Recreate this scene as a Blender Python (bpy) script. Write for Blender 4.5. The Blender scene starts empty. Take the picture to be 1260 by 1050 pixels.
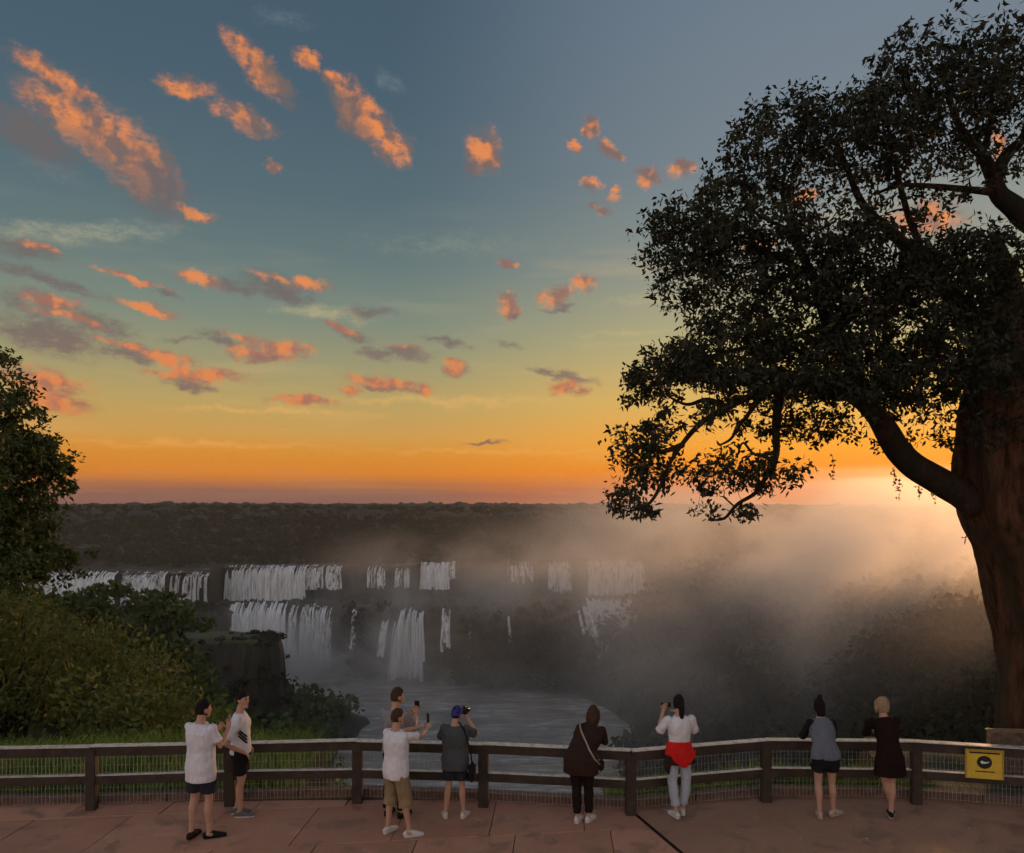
import bpy, bmesh, math, random
import numpy as np
from mathutils import Vector, Matrix, noise as mnoise

random.seed(7)
RNG = np.random.default_rng(7)
R = math.radians
sc = bpy.context.scene
COL = sc.collection

# ------------------------------------------------------------------ camera
EYE = 4.2            # the photograph was taken from an upper level above the terrace
F = 1000.0           # focal length in photograph pixels (1260 wide)
HOR = 622.0
cam = bpy.data.cameras.new('camera')
cam.sensor_width = 36.0
cam.sensor_fit = 'HORIZONTAL'
cam.lens = 36.0 * F / 1260.0
cam.shift_y = (HOR - 525.0) / 1260.0
cam.clip_start = 0.1
cam.clip_end = 60000
camo = bpy.data.objects.new('camera', cam)
camo.location = (0, 0, EYE)
camo.rotation_euler = (R(90), 0, 0)
COL.objects.link(camo)
sc.camera = camo


def at(px, py, Y):
    """world point seen at photograph pixel (px, py) when it stands Y metres away"""
    return Vector(((px - 630.0) / F * Y, Y, EYE - (py - HOR) / F * Y))


def lin(r, g, b):
    f = lambda c: c / 12.92 if c <= 0.04045 else ((c + 0.055) / 1.055) ** 2.4
    return (f(r / 255), f(g / 255), f(b / 255), 1.0)


# ------------------------------------------------------------------ world
SUN_AZ, SUN_EL = R(33.0), R(3.0)
world = bpy.data.worlds.new('World')
sc.world = world
world.use_nodes = True


class NT:
    """small helper that wires shader nodes"""
    def __init__(self, tree):
        self.t = tree
        self.t.nodes.clear()

    def n(self, typ, inputs=None, **props):
        nd = self.t.nodes.new(typ)
        for k, v in props.items():
            setattr(nd, k, v)
        if inputs:
            for k, v in inputs.items():
                s = nd.inputs[k]
                if isinstance(v, bpy.types.NodeSocket):
                    self.t.links.new(v, s)
                else:
                    s.default_value = v
        return nd

    def math(self, op, a, b=None, c=None, clamp=False):
        nd = self.t.nodes.new('ShaderNodeMath')
        nd.operation = op
        nd.use_clamp = clamp
        for i, v in enumerate((a, b, c)):
            if v is None:
                continue
            if isinstance(v, bpy.types.NodeSocket):
                self.t.links.new(v, nd.inputs[i])
            else:
                nd.inputs[i].default_value = v
        return nd.outputs[0]

    def mix(self, fac, a, b, blend='MIX'):
        nd = self.t.nodes.new('ShaderNodeMix')
        nd.data_type = 'RGBA'
        nd.blend_type = blend
        for s, v in ((nd.inputs[0], fac), (nd.inputs[6], a), (nd.inputs[7], b)):
            if isinstance(v, bpy.types.NodeSocket):
                self.t.links.new(v, s)
            else:
                s.default_value = v
        return nd.outputs[2]

    def ramp(self, fac, stops, interp='LINEAR'):
        nd = self.t.nodes.new('ShaderNodeValToRGB')
        cr = nd.color_ramp
        cr.interpolation = interp
        while len(cr.elements) > 1:
            cr.elements.remove(cr.elements[-1])
        cr.elements[0].position = stops[0][0]
        cr.elements[0].color = stops[0][1]
        for p, c in stops[1:]:
            e = cr.elements.new(p)
            e.color = c
        if isinstance(fac, bpy.types.NodeSocket):
            self.t.links.new(fac, nd.inputs[0])
        return nd.outputs[0]

    def smooth(self, v, lo, hi):
        nd = self.t.nodes.new('ShaderNodeMapRange')
        nd.interpolation_type = 'SMOOTHSTEP'
        nd.inputs[1].default_value = lo
        nd.inputs[2].default_value = hi
        self.t.links.new(v, nd.inputs[0])
        return nd.outputs[0]

    def link(self, a, b):
        self.t.links.new(a, b)


def build_world():
    N = NT(world.node_tree)
    tc = N.n('ShaderNodeTexCoord')
    d = N.n('ShaderNodeVectorMath', {0: tc.outputs['Generated']}, operation='NORMALIZE').outputs[0]
    sx = N.n('ShaderNodeSeparateXYZ', {0: d})
    x, y, z = sx.outputs
    el = N.math('ARCSINE', z)
    az = N.math('ARCTAN2', x, y)
    # elevation 0..60 degrees -> 0..1
    e = N.math('DIVIDE', el, R(60), clamp=True)
    P = lambda deg, c: (deg / 60.0, lin(*c))
    far = N.ramp(e, [P(0, (138, 98, 84)), P(0.7, (140, 98, 82)), P(1.4, (180, 112, 66)), P(2.2, (214, 128, 46)), P(3.6, (214, 141, 54)),
                     P(4.8, (204, 154, 80)), P(7, (184, 158, 98)), P(9.5, (156, 150, 112)), P(12.5, (126, 137, 122)),
                     P(16.3, (102, 120, 120)), P(20.4, (86, 107, 115)), P(26, (75, 96, 110)), P(34, (67, 88, 105)),
                     P(60, (98, 114, 132))])
    near = N.ramp(e, [P(0, (222, 126, 72)), P(0.9, (228, 116, 50)), P(2.2, (244, 138, 36)), P(4, (247, 162, 52)),
                      P(7, (226, 178, 92)), P(11, (186, 172, 122)), P(16, (146, 150, 138)), P(22, (120, 132, 140)),
                      P(30, (112, 126, 140)), P(40, (100, 116, 132)), P(60, (98, 114, 132))])
    back = N.ramp(e, [P(0, (190, 160, 160)), P(6, (228, 200, 188)), P(18, (236, 220, 208)), P(32, (206, 201, 203)),
                      P(46, (150, 156, 172)), P(60, (98, 114, 132))])  # unseen sky behind the camera, brightened as added fill for the foreground
    ca = N.math('COSINE', N.math('SUBTRACT', az, SUN_AZ))
    fn = N.smooth(ca, 0.74, 1.0)
    fb = N.math('SUBTRACT', 1.0, N.smooth(ca, -0.75, 0.35))
    sky = N.mix(fn, far, near)
    sky = N.mix(fb, sky, back)
    # thin high veil: broad uneven brightness so the gradient is never flat
    pv = N.n('ShaderNodeCombineXYZ', {0: az, 1: el}).outputs[0]
    veil_in = N.n('ShaderNodeMapping', {0: pv, 'Scale': (2.2, 15.0, 1.0), 'Rotation': (0, 0, R(8))}).outputs[0]
    veil = N.n('ShaderNodeTexNoise', {0: veil_in, 'Scale': 1.6, 'Detail': 5.0, 'Roughness': 0.55}).outputs[0]
    vf = N.math('MULTIPLY', N.smooth(veil, 0.5, 0.78), N.math('MULTIPLY', N.math('SUBTRACT', 1.0, N.smooth(el, R(13), R(24))), 0.34))
    sky = N.mix(vf, sky, N.mix(fn, N.ramp(e, [P(0, (176, 120, 92)), P(6, (226, 178, 110)), P(13, (176, 168, 134)),
                                            P(22, (112, 128, 132)), P(60, (86, 104, 122))]), lin(226, 186, 128)))
    # low dusky streaks hugging the horizon away from the sun
    lowm = N.n('ShaderNodeMapping', {0: pv, 'Scale': (3.0, 120.0, 1.0)}).outputs[0]
    lown = N.n('ShaderNodeTexNoise', {0: lowm, 'Scale': 1.2, 'Detail': 4.0}).outputs[0]
    lowf = N.math('MULTIPLY', N.smooth(lown, 0.42, 0.66),
                  N.math('SUBTRACT', 1.0, N.smooth(el, R(0.7), R(2.2))))
    sky = N.mix(N.math('MULTIPLY', lowf, 0.55), sky, N.mix(fn, lin(128, 90, 86), lin(206, 110, 62)))

    # ---- clouds: soft ragged bodies at fixed bearings and elevations
    big = N.n('ShaderNodeTexNoise', {0: pv, 'Scale': 26.0, 'Detail': 5.0, 'Roughness': 0.62})
    off = N.n('ShaderNodeVectorMath', {0: big.outputs['Color'], 1: (0.5, 0.5, 0.5)}, operation='SUBTRACT').outputs[0]
    off = N.n('ShaderNodeVectorMath', {0: off, 1: (0.052, 0.030, 0.0)}, operation='MULTIPLY').outputs[0]
    pw = N.n('ShaderNodeVectorMath', {0: pv, 1: off}, operation='ADD').outputs[0]

    def ell(px, py, rx, ry, rot, w=1.0):
        u = (px - 630) / F
        a = math.atan(u)
        v = (HOR - py) / F * math.cos(a)
        ele = math.atan(v)
        s = 1.0 / F * math.cos(a) * math.cos(ele)
        m = N.n('ShaderNodeMapping', {0: pw, 'Location': (a, ele, 0), 'Rotation': (0, 0, R(rot)),
                                      'Scale': (rx * s * 1.25, ry * s * 1.25, 1.0)}, vector_type='TEXTURE')
        g = N.n('ShaderNodeTexGradient', {0: m.outputs[0]}, gradient_type='SPHERICAL').outputs[1]
        return N.math('MULTIPLY', g, w) if w != 1.0 else g

    def chain(lst):
        r = None
        for c in lst:
            m = ell(*c)
            r = m if r is None else N.math('MAXIMUM', r, m)
        return r

    orange = [(70, 95, 66, 17, -18), (235, 107, 42, 15, -3), (315, 80, 56, 22, -35), (300, 148, 44, 18, -14),
              (380, 75, 26, 11, -25), (412, 102, 20, 12, -25), (452, 148, 62, 27, -38), (482, 182, 30, 26, -30),
              (595, 185, 27, 30, 40), (120, 165, 100, 36, -28), (165, 195, 70, 40, -40), (232, 262, 36, 8, -6),
              (337, 208, 10, 10, 0), (705, 181, 13, 9, 0), (750, 185, 26, 11, -25), (728, 160, 9, 11, 0),
              (797, 217, 20, 14, -20), (838, 210, 22, 11, 0), (725, 228, 15, 9, 0), (757, 237, 9, 11, 0),
              (740, 258, 17, 9, -12), (1140, 270, 58, 22, 0), (990, 242, 24, 13, 0), (1225, 180, 14, 18, 0),
              (628, 323, 20, 6, -12), (627, 377, 17, 19, 0), (685, 364, 30, 14, 22), (720, 346, 24, 10, 0),
              (697, 476, 24, 12, 0), (558, 449, 16, 12, -10), (180, 379, 40, 7, -9), (245, 345, 38, 10, -8),
              (385, 351, 24, 9, -10), (335, 432, 60, 15, 2), (245, 461, 72, 11, 0), (55, 468, 62, 17, -6),
              (62, 492, 56, 16, -8), (475, 470, 58, 9, -8), (520, 481, 13, 9, 0), (430, 478, 16, 10, 0),
              (370, 492, 44, 8, 0), (205, 440, 36, 9, -14), (420, 405, 28, 7, -14), (60, 372, 40, 9, -4), (930, 300, 30, 10, 0), (85, 392, 56, 7, -12, .8), (160, 345, 60, 5, -12, .8),
              (150, 424, 34, 6, -8, .8), (340, 345, 40, 6, -14, .7), (45, 303, 34, 6, -5, .7), (300, 412, 34, 6, -10, .7), (500, 431, 26, 4, 0, .7)]
    mauve = [(190, 222, 56, 36, -42), (40, 170, 60, 30, -30), (330, 95, 40, 16, -40, .9), (440, 150, 40, 24, -38, .8),
             (40, 309, 46, 15, -4), (60, 346, 90, 10, -12), (45, 374, 62, 16, -4), (60, 412, 74, 32, -8),
             (120, 400, 50, 16, -12), (160, 433, 38, 14, -5), (292, 352, 34, 9, -8), (345, 355, 52, 18, -14),
             (275, 416, 38, 11, -12), (235, 474, 28, 9, -10), (432, 412, 34, 10, -16), (462, 436, 28, 9, -6),
             (500, 437, 38, 9, 0), (455, 385, 34, 9, 0, .9), (550, 421, 36, 6, -5, .9), (690, 460, 50, 7, -10),
             (560, 455, 20, 8, 0), (205, 365, 22, 6, -5, .8), (625, 425, 22, 7, -10, .7), (597, 545, 34, 3, 0, .9),
             (220, 415, 30, 6, 4, .8), (90, 150, 70, 22, -30, .7), (683, 384, 20, 4, 0, .8)]
    cream = [(400, 385, 80, 12, -2), (815, 370, 84, 8, 0), (770, 410, 66, 6, 0), (560, 492, 210, 8, 0),
             (330, 505, 160, 5, 0), (100, 285, 150, 16, 10), (640, 556, 240, 5, 0), (250, 548, 200, 6, 0),
             (345, 22, 60, 12, 0, .6), (480, 100, 26, 14, -30, .7), (60, 205, 60, 16, -12, .6), (560, 300, 200, 20, 0, .5)]
    dusk = [(188, 226, 58, 40, -42), (36, 165, 46, 24, -30), (340, 102, 40, 15, -42), (432, 142, 40, 16, -45), (585, 205, 14, 14, 40, .8),
            (120, 190, 60, 16, -34, .8), (310, 160, 30, 8, -14, .8), (60, 418, 66, 18, -8), (345, 362, 44, 10, -14, .9), (160, 440, 30, 8, -5, .9),
            (628, 388, 14, 7, 0, .8), (335, 440, 46, 6, 2, .7), (235, 474, 30, 7, -8, .9), (690, 378, 22, 5, 10, .7), (475, 476, 44, 4, -8, .8)]
    ms = chain(dusk)
    mo, mm, mc = chain(orange), chain(mauve), chain(cream)
    det = N.n('ShaderNodeTexNoise', {0: N.n('ShaderNodeMapping', {0: pv, 'Scale': (1, 2.3, 1), 'Rotation': (0, 0, R(16))}).outputs[0],
                                     'Scale': 52.0, 'Detail': 7.0, 'Roughness': 0.66}).outputs[0]
    fine = N.n('ShaderNodeTexNoise', {0: N.n('ShaderNodeMapping', {0: pw, 'Scale': (1, 2.4, 1), 'Rotation': (0, 0, R(26))}).outputs[0],
                                      'Scale': 150.0, 'Detail': 5.0, 'Roughness': 0.7}).outputs[0]
    dd = N.math('ADD', N.math('ADD', N.math('MULTIPLY', det, 2.1), N.math('MULTIPLY', fine, 0.8)), -0.78)
    do = N.smooth(N.math('MULTIPLY', mo, dd), 0.04, 0.50)
    dm = N.smooth(N.math('MULTIPLY', mm, dd), 0.03, 0.58)
    dc = N.smooth(N.math('MULTIPLY', mc, dd), 0.06, 0.75)
    # the sky outside the picture carries the same broken cloud
    gm = N.n('ShaderNodeMapping', {0: d, 'Scale': (1, 1, 2.6)}).outputs[0]
    gen = N.n('ShaderNodeTexNoise', {0: gm, 'Scale': 5.5, 'Detail': 7.0, 'Roughness': 0.6}).outputs[0]
    gd = N.math('MULTIPLY', N.smooth(gen, 0.56, 0.70), N.smooth(N.math('ABSOLUTE', az), R(34), R(46)))
    gd = N.math('MULTIPLY', gd, N.smooth(el, R(3), R(12)))
    gd = N.math('MULTIPLY', gd, 0.75)
    shade = N.n('ShaderNodeTexNoise', {0: pv, 'Scale': 34.0, 'Detail': 4.0}).outputs[0]
    lit_hi = N.ramp(e, [P(0, (210, 118, 68)), P(8, (222, 130, 78)), P(16, (228, 140, 82)), P(30, (232, 138, 78)), P(60, (206, 134, 98))])
    lit_lo = N.ramp(e, [P(0, (170, 102, 80)), P(10, (168, 112, 94)), P(18, (134, 106, 98)), P(32, (122, 98, 92)), P(60, (130, 108, 104))])
    # side of each billow that faces the low sun (right and below) glows, the far side stays dusky
    def billow(off_):
        q = N.n('ShaderNodeVectorMath', {0: pv, 1: off_}, operation='ADD').outputs[0]
        return N.n('ShaderNodeTexNoise', {0: q, 'Scale': 30.0, 'Detail': 3.0, 'Roughness': 0.5}).outputs[0]
    rel = N.math('SUBTRACT', billow((0, 0, 0)), billow((0.008, 0.007, 0)))
    lit_f = N.smooth(N.math('ADD', N.math('MULTIPLY', rel, 3.2), N.math('ADD', N.math('MULTIPLY', fine, 0.35), N.math('MULTIPLY', mo, 0.20))), 0.0, 0.60)
    litc = N.mix(lit_f, lit_lo, lit_hi)
    grey = N.ramp(e, [P(0, (120, 88, 84)), P(8, (134, 110, 98)), P(12, (116, 106, 102)), P(20, (104, 100, 102)), P(30, (120, 100, 92)), P(60, (100, 102, 110))])
    creamc = N.ramp(e, [P(0, (214, 130, 66)), P(5, (236, 170, 84)), P(9, (206, 176, 112)), P(14, (182, 172, 132)), P(20, (128, 140, 138)), P(34, (112, 130, 142))])
    sky = N.mix(N.math('MULTIPLY', dc, 0.62), sky, creamc)
    sky = N.mix(N.math('MULTIPLY', dm, 0.86), sky, grey)
    sky = N.mix(N.math('MULTIPLY', do, 0.93), sky, litc)
    ds = N.smooth(N.math('MULTIPLY', ms, dd), 0.0, 0.55)
    sky = N.mix(N.math('MULTIPLY', ds, 0.75), sky, grey)
    sky = N.mix(gd, sky, N.mix(N.smooth(shade, 0.4, 0.6), grey, litc))
    # physical sky underneath for the tint of the air outside the picture
    nish = N.n('ShaderNodeTexSky', sky_type='NISHITA')
    nish.sun_disc = False
    nish.sun_elevation = SUN_EL
    nish.sun_rotation = SUN_AZ
    nish.dust_density = 2.0
    b1 = N.n('ShaderNodeBackground', {0: sky, 1: 1.0})
    b2 = N.n('ShaderNodeBackground', {0: nish.outputs[0], 1: 0.003})
    add = N.n('ShaderNodeAddShader', {0: b1.outputs[0], 1: b2.outputs[0]})
    # below the horizon: no light from underground
    out = N.n('ShaderNodeOutputWorld', {0: add.outputs[0]})


build_world()
world.cycles.sampling_method = 'MANUAL'
world.cycles.sample_map_resolution = 512

sun = bpy.data.lights.new('sun', 'SUN')
sun.energy = 1.3
sun.angle = R(3.0)
sun.color = (1.0, 0.50, 0.21)
suno = bpy.data.objects.new('sun', sun)
sd = Vector((math.sin(SUN_AZ) * math.cos(SUN_EL), math.cos(SUN_AZ) * math.cos(SUN_EL), math.sin(SUN_EL)))
suno.rotation_euler = (-sd).to_track_quat('-Z', 'Y').to_euler()
suno.location = sd * 80
COL.objects.link(suno)

sc.view_settings.view_transform = 'Standard'
sc.view_settings.look = 'None'
sc.view_settings.exposure = 0.0
sc.view_settings.gamma = 1.0
sc.cycles.use_denoising = True
sc.cycles.max_bounces = 5
sc.cycles.diffuse_bounces = 2
sc.cycles.use_adaptive_sampling = True
sc.cycles.adaptive_threshold = 0.03
sc.cycles.adaptive_min_samples = 12
sc.cycles.glossy_bounces = 2
sc.cycles.transmission_bounces = 3
sc.cycles.transparent_max_bounces = 24
sc.cycles.volume_bounces = 1
sc.cycles.volume_step_rate = 1.0
sc.cycles.volume_max_steps = 128
sc.cycles.sample_clamp_indirect = 4.0
sc.render.film_transparent = False

# ------------------------------------------------------------------ helpers
def tag(o, label=None, cat=None, group=None, kind=None):
    for k, v in (('label', label), ('category', cat), ('group', group), ('kind', kind)):
        if v is not None:
            o[k] = v
    return o


def empty(name, loc, rz=0.0):
    o = bpy.data.objects.new(name, None)
    o.location = loc
    o.rotation_euler = (0, 0, rz)
    o.empty_display_size = 0.2
    COL.objects.link(o)
    return o


def mesh_np(name, verts, faces, smooth=False):
    """verts (n,3) array, faces (m,k) int array or list of lists"""
    me = bpy.data.meshes.new(name)
    verts = np.asarray(verts, dtype=np.float32)
    if isinstance(faces, np.ndarray):
        m, k = faces.shape
        me.vertices.add(len(verts))
        me.vertices.foreach_set('co', verts.ravel())
        me.loops.add(m * k)
        me.loops.foreach_set('vertex_index', faces.astype(np.int32).ravel())
        me.polygons.add(m)
        me.polygons.foreach_set('loop_start', np.arange(0, m * k, k, dtype=np.int32))
        me.update(calc_edges=True)
    else:
        me.from_pydata([tuple(v) for v in verts], [], [tuple(f) for f in faces])
        me.update()
    if smooth:
        me.polygons.foreach_set('use_smooth', np.ones(len(me.polygons), dtype=bool))
    return me


def link(name, me, material, parent=None, loc=None):
    o = bpy.data.objects.new(name, me)
    if material is not None and len(me.materials) == 0:
        me.materials.append(material)
    if loc is not None:
        o.location = loc
    o.parent = parent
    COL.objects.link(o)
    return o


def copy_tree(o, parent=None):
    c = o.copy()
    COL.objects.link(c)
    c.parent = parent
    for ch in o.children:
        copy_tree(ch, c)
    return c


class MB:
    """collects polygons for one mesh"""
    def __init__(self):
        self.v = []
        self.f = []

    def add(self, v, f):
        b = len(self.v)
        self.v.extend([tuple(p) for p in v])
        self.f.extend([tuple(i + b for i in q) for q in f])
        return self

    def box(self, c, s, rz=0.0, M=None):
        hx, hy, hz = s[0] / 2, s[1] / 2, s[2] / 2
        vs = [Vector((sx * hx, sy * hy, sz * hz)) for sz in (-1, 1) for sy in (-1, 1) for sx in (-1, 1)]
        rot = M if M is not None else Matrix.Rotation(rz, 3, 'Z')
        vs = [rot @ v + Vector(c) for v in vs]
        return self.add(vs, [(0, 2, 3, 1), (4, 5, 7, 6), (0, 1, 5, 4), (2, 6, 7, 3), (0, 4, 6, 2), (1, 3, 7, 5)])

    def beam(self, a, b, w, h, up=(0, 0, 1)):
        a, b = Vector(a), Vector(b)
        t = (b - a).normalized()
        u = Vector(up)
        s = t.cross(u).normalized()
        u = s.cross(t)
        vs = []
        for p in (a, b):
            for i, j in ((-1, -1), (1, -1), (1, 1), (-1, 1)):
                vs.append(p + s * (w / 2 * i) + u * (h / 2 * j))
        return self.add(vs, [(0, 1, 2, 3), (7, 6, 5, 4), (0, 4, 5, 1), (1, 5, 6, 2), (2, 6, 7, 3), (3, 7, 4, 0)])

    def tube(self, pts, rad, n=8, side=None, rad2=None, cap='round'):
        """loft of ellipses along pts; rad = half width along side, rad2 = half depth"""
        pts = [Vector(p) for p in pts]
        if not hasattr(rad, '__len__'):
            rad = [rad] * len(pts)
        rad = list(rad)
        rad2 = list(rad2) if rad2 is not None else list(rad)
        side = Vector(side) if side is not None else None
        P, A, B, T = [], [], [], []
        for i in range(len(pts)):
            t = pts[min(i + 1, len(pts) - 1)] - pts[max(i - 1, 0)]
            T.append(t.normalized())
        items = [(pts[i], rad[i], rad2[i], T[i]) for i in range(len(pts))]
        if cap == 'round':
            k0, k1 = items[0], items[-1]
            pre = [(k0[0] - k0[3] * min(k0[1], k0[2]) * math.sin(a), k0[1] * math.cos(a), k0[2] * math.cos(a), k0[3]) for a in (R(75), R(40))]
            post = [(k1[0] + k1[3] * min(k1[1], k1[2]) * math.sin(a), k1[1] * math.cos(a), k1[2] * math.cos(a), k1[3]) for a in (R(40), R(75))]
            items = pre + items + post
        s = side
        if s is None:
            t0 = items[0][3]
            s = t0.cross(Vector((0, 0, 1)))
            if s.length < 0.2:
                s = t0.cross(Vector((0, 1, 0)))
        vs = []
        for p, a, b, t in items:
            s = (s - t * s.dot(t)).normalized()
            f = t.cross(s)
            for k in range(n):
                th = 2 * math.pi * k / n
                vs.append(p + s * (a * math.cos(th)) + f * (b * math.sin(th)))
        m = len(items)
        fs = []
        for i in range(m - 1):
            for k in range(n):
                k2 = (k + 1) % n
                fs.append((i * n + k, i * n + k2, (i + 1) * n + k2, (i + 1) * n + k))
        fs.append(tuple(reversed(range(n))))
        fs.append(tuple(range((m - 1) * n, m * n)))
        return self.add(vs, fs)

    def ellipsoid(self, c, r, M=None, nu=14, nv=10, fn=None):
        c = Vector(c)
        vs, fs = [], []
        for j in range(nv + 1):
            ph = -math.pi / 2 + math.pi * j / nv
            for i in range(nu):
                th = 2 * math.pi * i / nu
                d = Vector((math.cos(ph) * math.cos(th), math.cos(ph) * math.sin(th), math.sin(ph)))
                k = fn(d) if fn else 1.0
                p = Vector((d.x * r[0] * k, d.y * r[1] * k, d.z * r[2] * k))
                if M is not None:
                    p = M @ p
                vs.append(c + p)
        for j in range(nv):
            for i in range(nu):
                i2 = (i + 1) % nu
                fs.append((j * nu + i, j * nu + i2, (j + 1) * nu + i2, (j + 1) * nu + i))
        return self.add(vs, fs)

    def build(self, name, material, parent=None, smooth=False):
        me = bpy.data.meshes.new(name)
        me.from_pydata(self.v, [], self.f)
        me.validate()
        me.update()
        if smooth:
            me.polygons.foreach_set('use_smooth', np.ones(len(me.polygons), dtype=bool))
        return link(name, me, material, parent)


def remeshed(mb, voxel, smooth_it=3, wob=0.0, wscale=9.0, seed=0):
    """one continuous surface out of overlapping lofts"""
    me = bpy.data.meshes.new('tmp')
    me.from_pydata(mb.v, [], mb.f)
    me.update()
    o = bpy.data.objects.new('tmp', me)
    COL.objects.link(o)
    m = o.modifiers.new('r', 'REMESH')
    m.mode = 'VOXEL'
    m.voxel_size = voxel
    m.use_smooth_shade = True
    if smooth_it:
        s = o.modifiers.new('s', 'SMOOTH')
        s.factor = 0.5
        s.iterations = smooth_it
    dg = bpy.context.evaluated_depsgraph_get()
    ev = o.evaluated_get(dg)
    out = bpy.data.meshes.new_from_object(ev)
    bpy.data.objects.remove(o)
    bpy.data.meshes.remove(me)
    n = len(out.vertices)
    if wob > 0 and n:
        co = np.empty(n * 3, np.float32)
        out.vertices.foreach_get('co', co)
        no = np.empty(n * 3, np.float32)
        out.vertex_normals.foreach_get('vector', no)
        co = co.reshape(-1, 3)
        no = no.reshape(-1, 3)
        d = np.array([mnoise.noise(Vector((p[0] * wscale + seed, p[1] * wscale, p[2] * wscale * 1.35))) +
                      0.5 * mnoise.noise(Vector((p[0] * wscale * 2.2, p[1] * wscale * 2.2 + seed, p[2] * wscale * 1.6))) for p in co], np.float32)
        co = co + no * (d * wob)[:, None]
        out.vertices.foreach_set('co', co.ravel())
        out.update()
    out.polygons.foreach_set('use_smooth', np.ones(len(out.polygons), dtype=bool))
    return out


# ------------------------------------------------------------------ materials
def new_mat(name):
    m = bpy.data.materials.new(name)
    m.use_nodes = True
    return m, NT(m.node_tree)


def surf(name, c1, c2, scale=8.0, rough=0.7, bump=0.3, stretch=(1, 1, 1), detail=6.0, c3=None, scale2=None,
         metal=0.0, spec=0.4, dist=0.02, rough2=None, lo=0.35, hi=0.68):
    """two or three tones broken up by noise, with fine relief"""
    m, N = new_mat(name)
    tc = N.n('ShaderNodeTexCoord')
    mp = N.n('ShaderNodeMapping', {0: tc.outputs['Object'], 'Scale': stretch}).outputs[0]
    n1 = N.n('ShaderNodeTexNoise', {0: mp, 'Scale': scale, 'Detail': detail, 'Roughness': 0.62}).outputs[0]
    col = N.ramp(n1, [(lo, c1 + (1,)), (hi, c2 + (1,))])
    if c3 is not None:
        n2 = N.n('ShaderNodeTexNoise', {0: mp, 'Scale': scale2 or scale * 0.23, 'Detail': 4.0}).outputs[0]
        col = N.mix(N.smooth(n2, 0.45, 0.68), col, c3 + (1,))
    n3 = N.n('ShaderNodeTexNoise', {0: mp, 'Scale': scale * 4.0, 'Detail': 4.0, 'Roughness': 0.7}).outputs[0]
    h = N.math('ADD', n1, N.math('MULTIPLY', n3, 0.4))
    b = N.n('ShaderNodeBump', {'Strength': bump, 'Distance': dist, 'Height': h})
    rg = rough
    if rough2 is not None:
        rg = N.n('ShaderNodeMapRange', {0: n1, 1: lo, 2: hi, 3: rough, 4: rough2}).outputs[0]
    p = N.n('ShaderNodeBsdfPrincipled', {'Base Color': col, 'Roughness': rg, 'Metallic': metal,
                                         'Specular IOR Level': spec, 'Normal': b.outputs[0]})
    N.n('ShaderNodeOutputMaterial', {0: p.outputs[0]})
    return m


def leafmat(name, c1, c2, c3=None, trans=0.3, rough=0.6, vscale=0.0, spec=0.25):
    m, N = new_mat(name)
    g = N.n('ShaderNodeNewGeometry')
    rnd = g.outputs['Random Per Island']
    st = [(0.0, c1 + (1,)), (0.7, c2 + (1,))]
    if c3:
        st.append((1.0, c3 + (1,)))
    col = N.ramp(rnd, st)
    if vscale:
        n1 = N.n('ShaderNodeTexNoise', {0: g.outputs['Position'], 'Scale': vscale, 'Detail': 3.0}).outputs[0]
        col = N.mix(N.smooth(n1, 0.35, 0.65), col, N.mix(1.0, col, (0.55, 0.6, 0.5, 1), 'MULTIPLY'))
    p = N.n('ShaderNodeBsdfPrincipled', {'Base Color': col, 'Roughness': rough, 'Specular IOR Level': spec})
    t = N.n('ShaderNodeBsdfTranslucent', {0: col})
    mx = N.n('ShaderNodeMixShader', {0: trans, 1: p.outputs[0], 2: t.outputs[0]})
    N.n('ShaderNodeOutputMaterial', {0: mx.outputs[0]})
    return m


M = {}
def paving(name, c1, c2, stain, scale):
    """worn outdoor paving: broad tone changes, dark damp stains, pale scuffs and grit"""
    m, N = new_mat(name)
    g = N.n('ShaderNodeNewGeometry')
    pos = g.outputs['Position']
    nz = lambda s, d=5.0, dist=0.0: N.n('ShaderNodeTexNoise', {0: pos, 'Scale': s, 'Detail': d, 'Roughness': 0.65, 'Distortion': dist}).outputs[0]
    broad, mid, grit = nz(scale), nz(scale * 3.5, 6.0, 0.4), nz(55.0, 3.0)
    oi = N.n('ShaderNodeObjectInfo').outputs['Random']
    col = N.ramp(N.math('ADD', N.math('MULTIPLY', broad, 0.7), N.math('MULTIPLY', oi, 0.3)), [(0.3, c1 + (1,)), (0.68, c2 + (1,))])
    col = N.mix(N.math('MULTIPLY', N.smooth(mid, 0.50, 0.66), 0.75), col, stain + (1,))
    col = N.mix(N.math('MULTIPLY', N.smooth(nz(1.7, 7.0, 1.2), 0.58, 0.72), 0.45), col, tuple(min(1, x * 1.35) for x in c2) + (1,))
    col = N.mix(N.math('MULTIPLY', N.smooth(grit, 0.56, 0.70), 0.5), col, tuple(x * 0.5 for x in stain) + (1,))
    b = N.n('ShaderNodeBump', {'Strength': 0.6, 'Distance': 0.012, 'Height': N.math('ADD', N.math('MULTIPLY', mid, 1.5), grit)})
    rg = N.n('ShaderNodeMapRange', {0: mid, 1: 0.4, 2: 0.65, 3: 0.8, 4: 0.45}).outputs[0]
    p = N.n('ShaderNodeBsdfPrincipled', {'Base Color': col, 'Roughness': rg, 'Specular IOR Level': 0.35, 'Normal': b.outputs[0]})
    N.n('ShaderNodeOutputMaterial', {0: p.outputs[0]})
    return m


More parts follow.
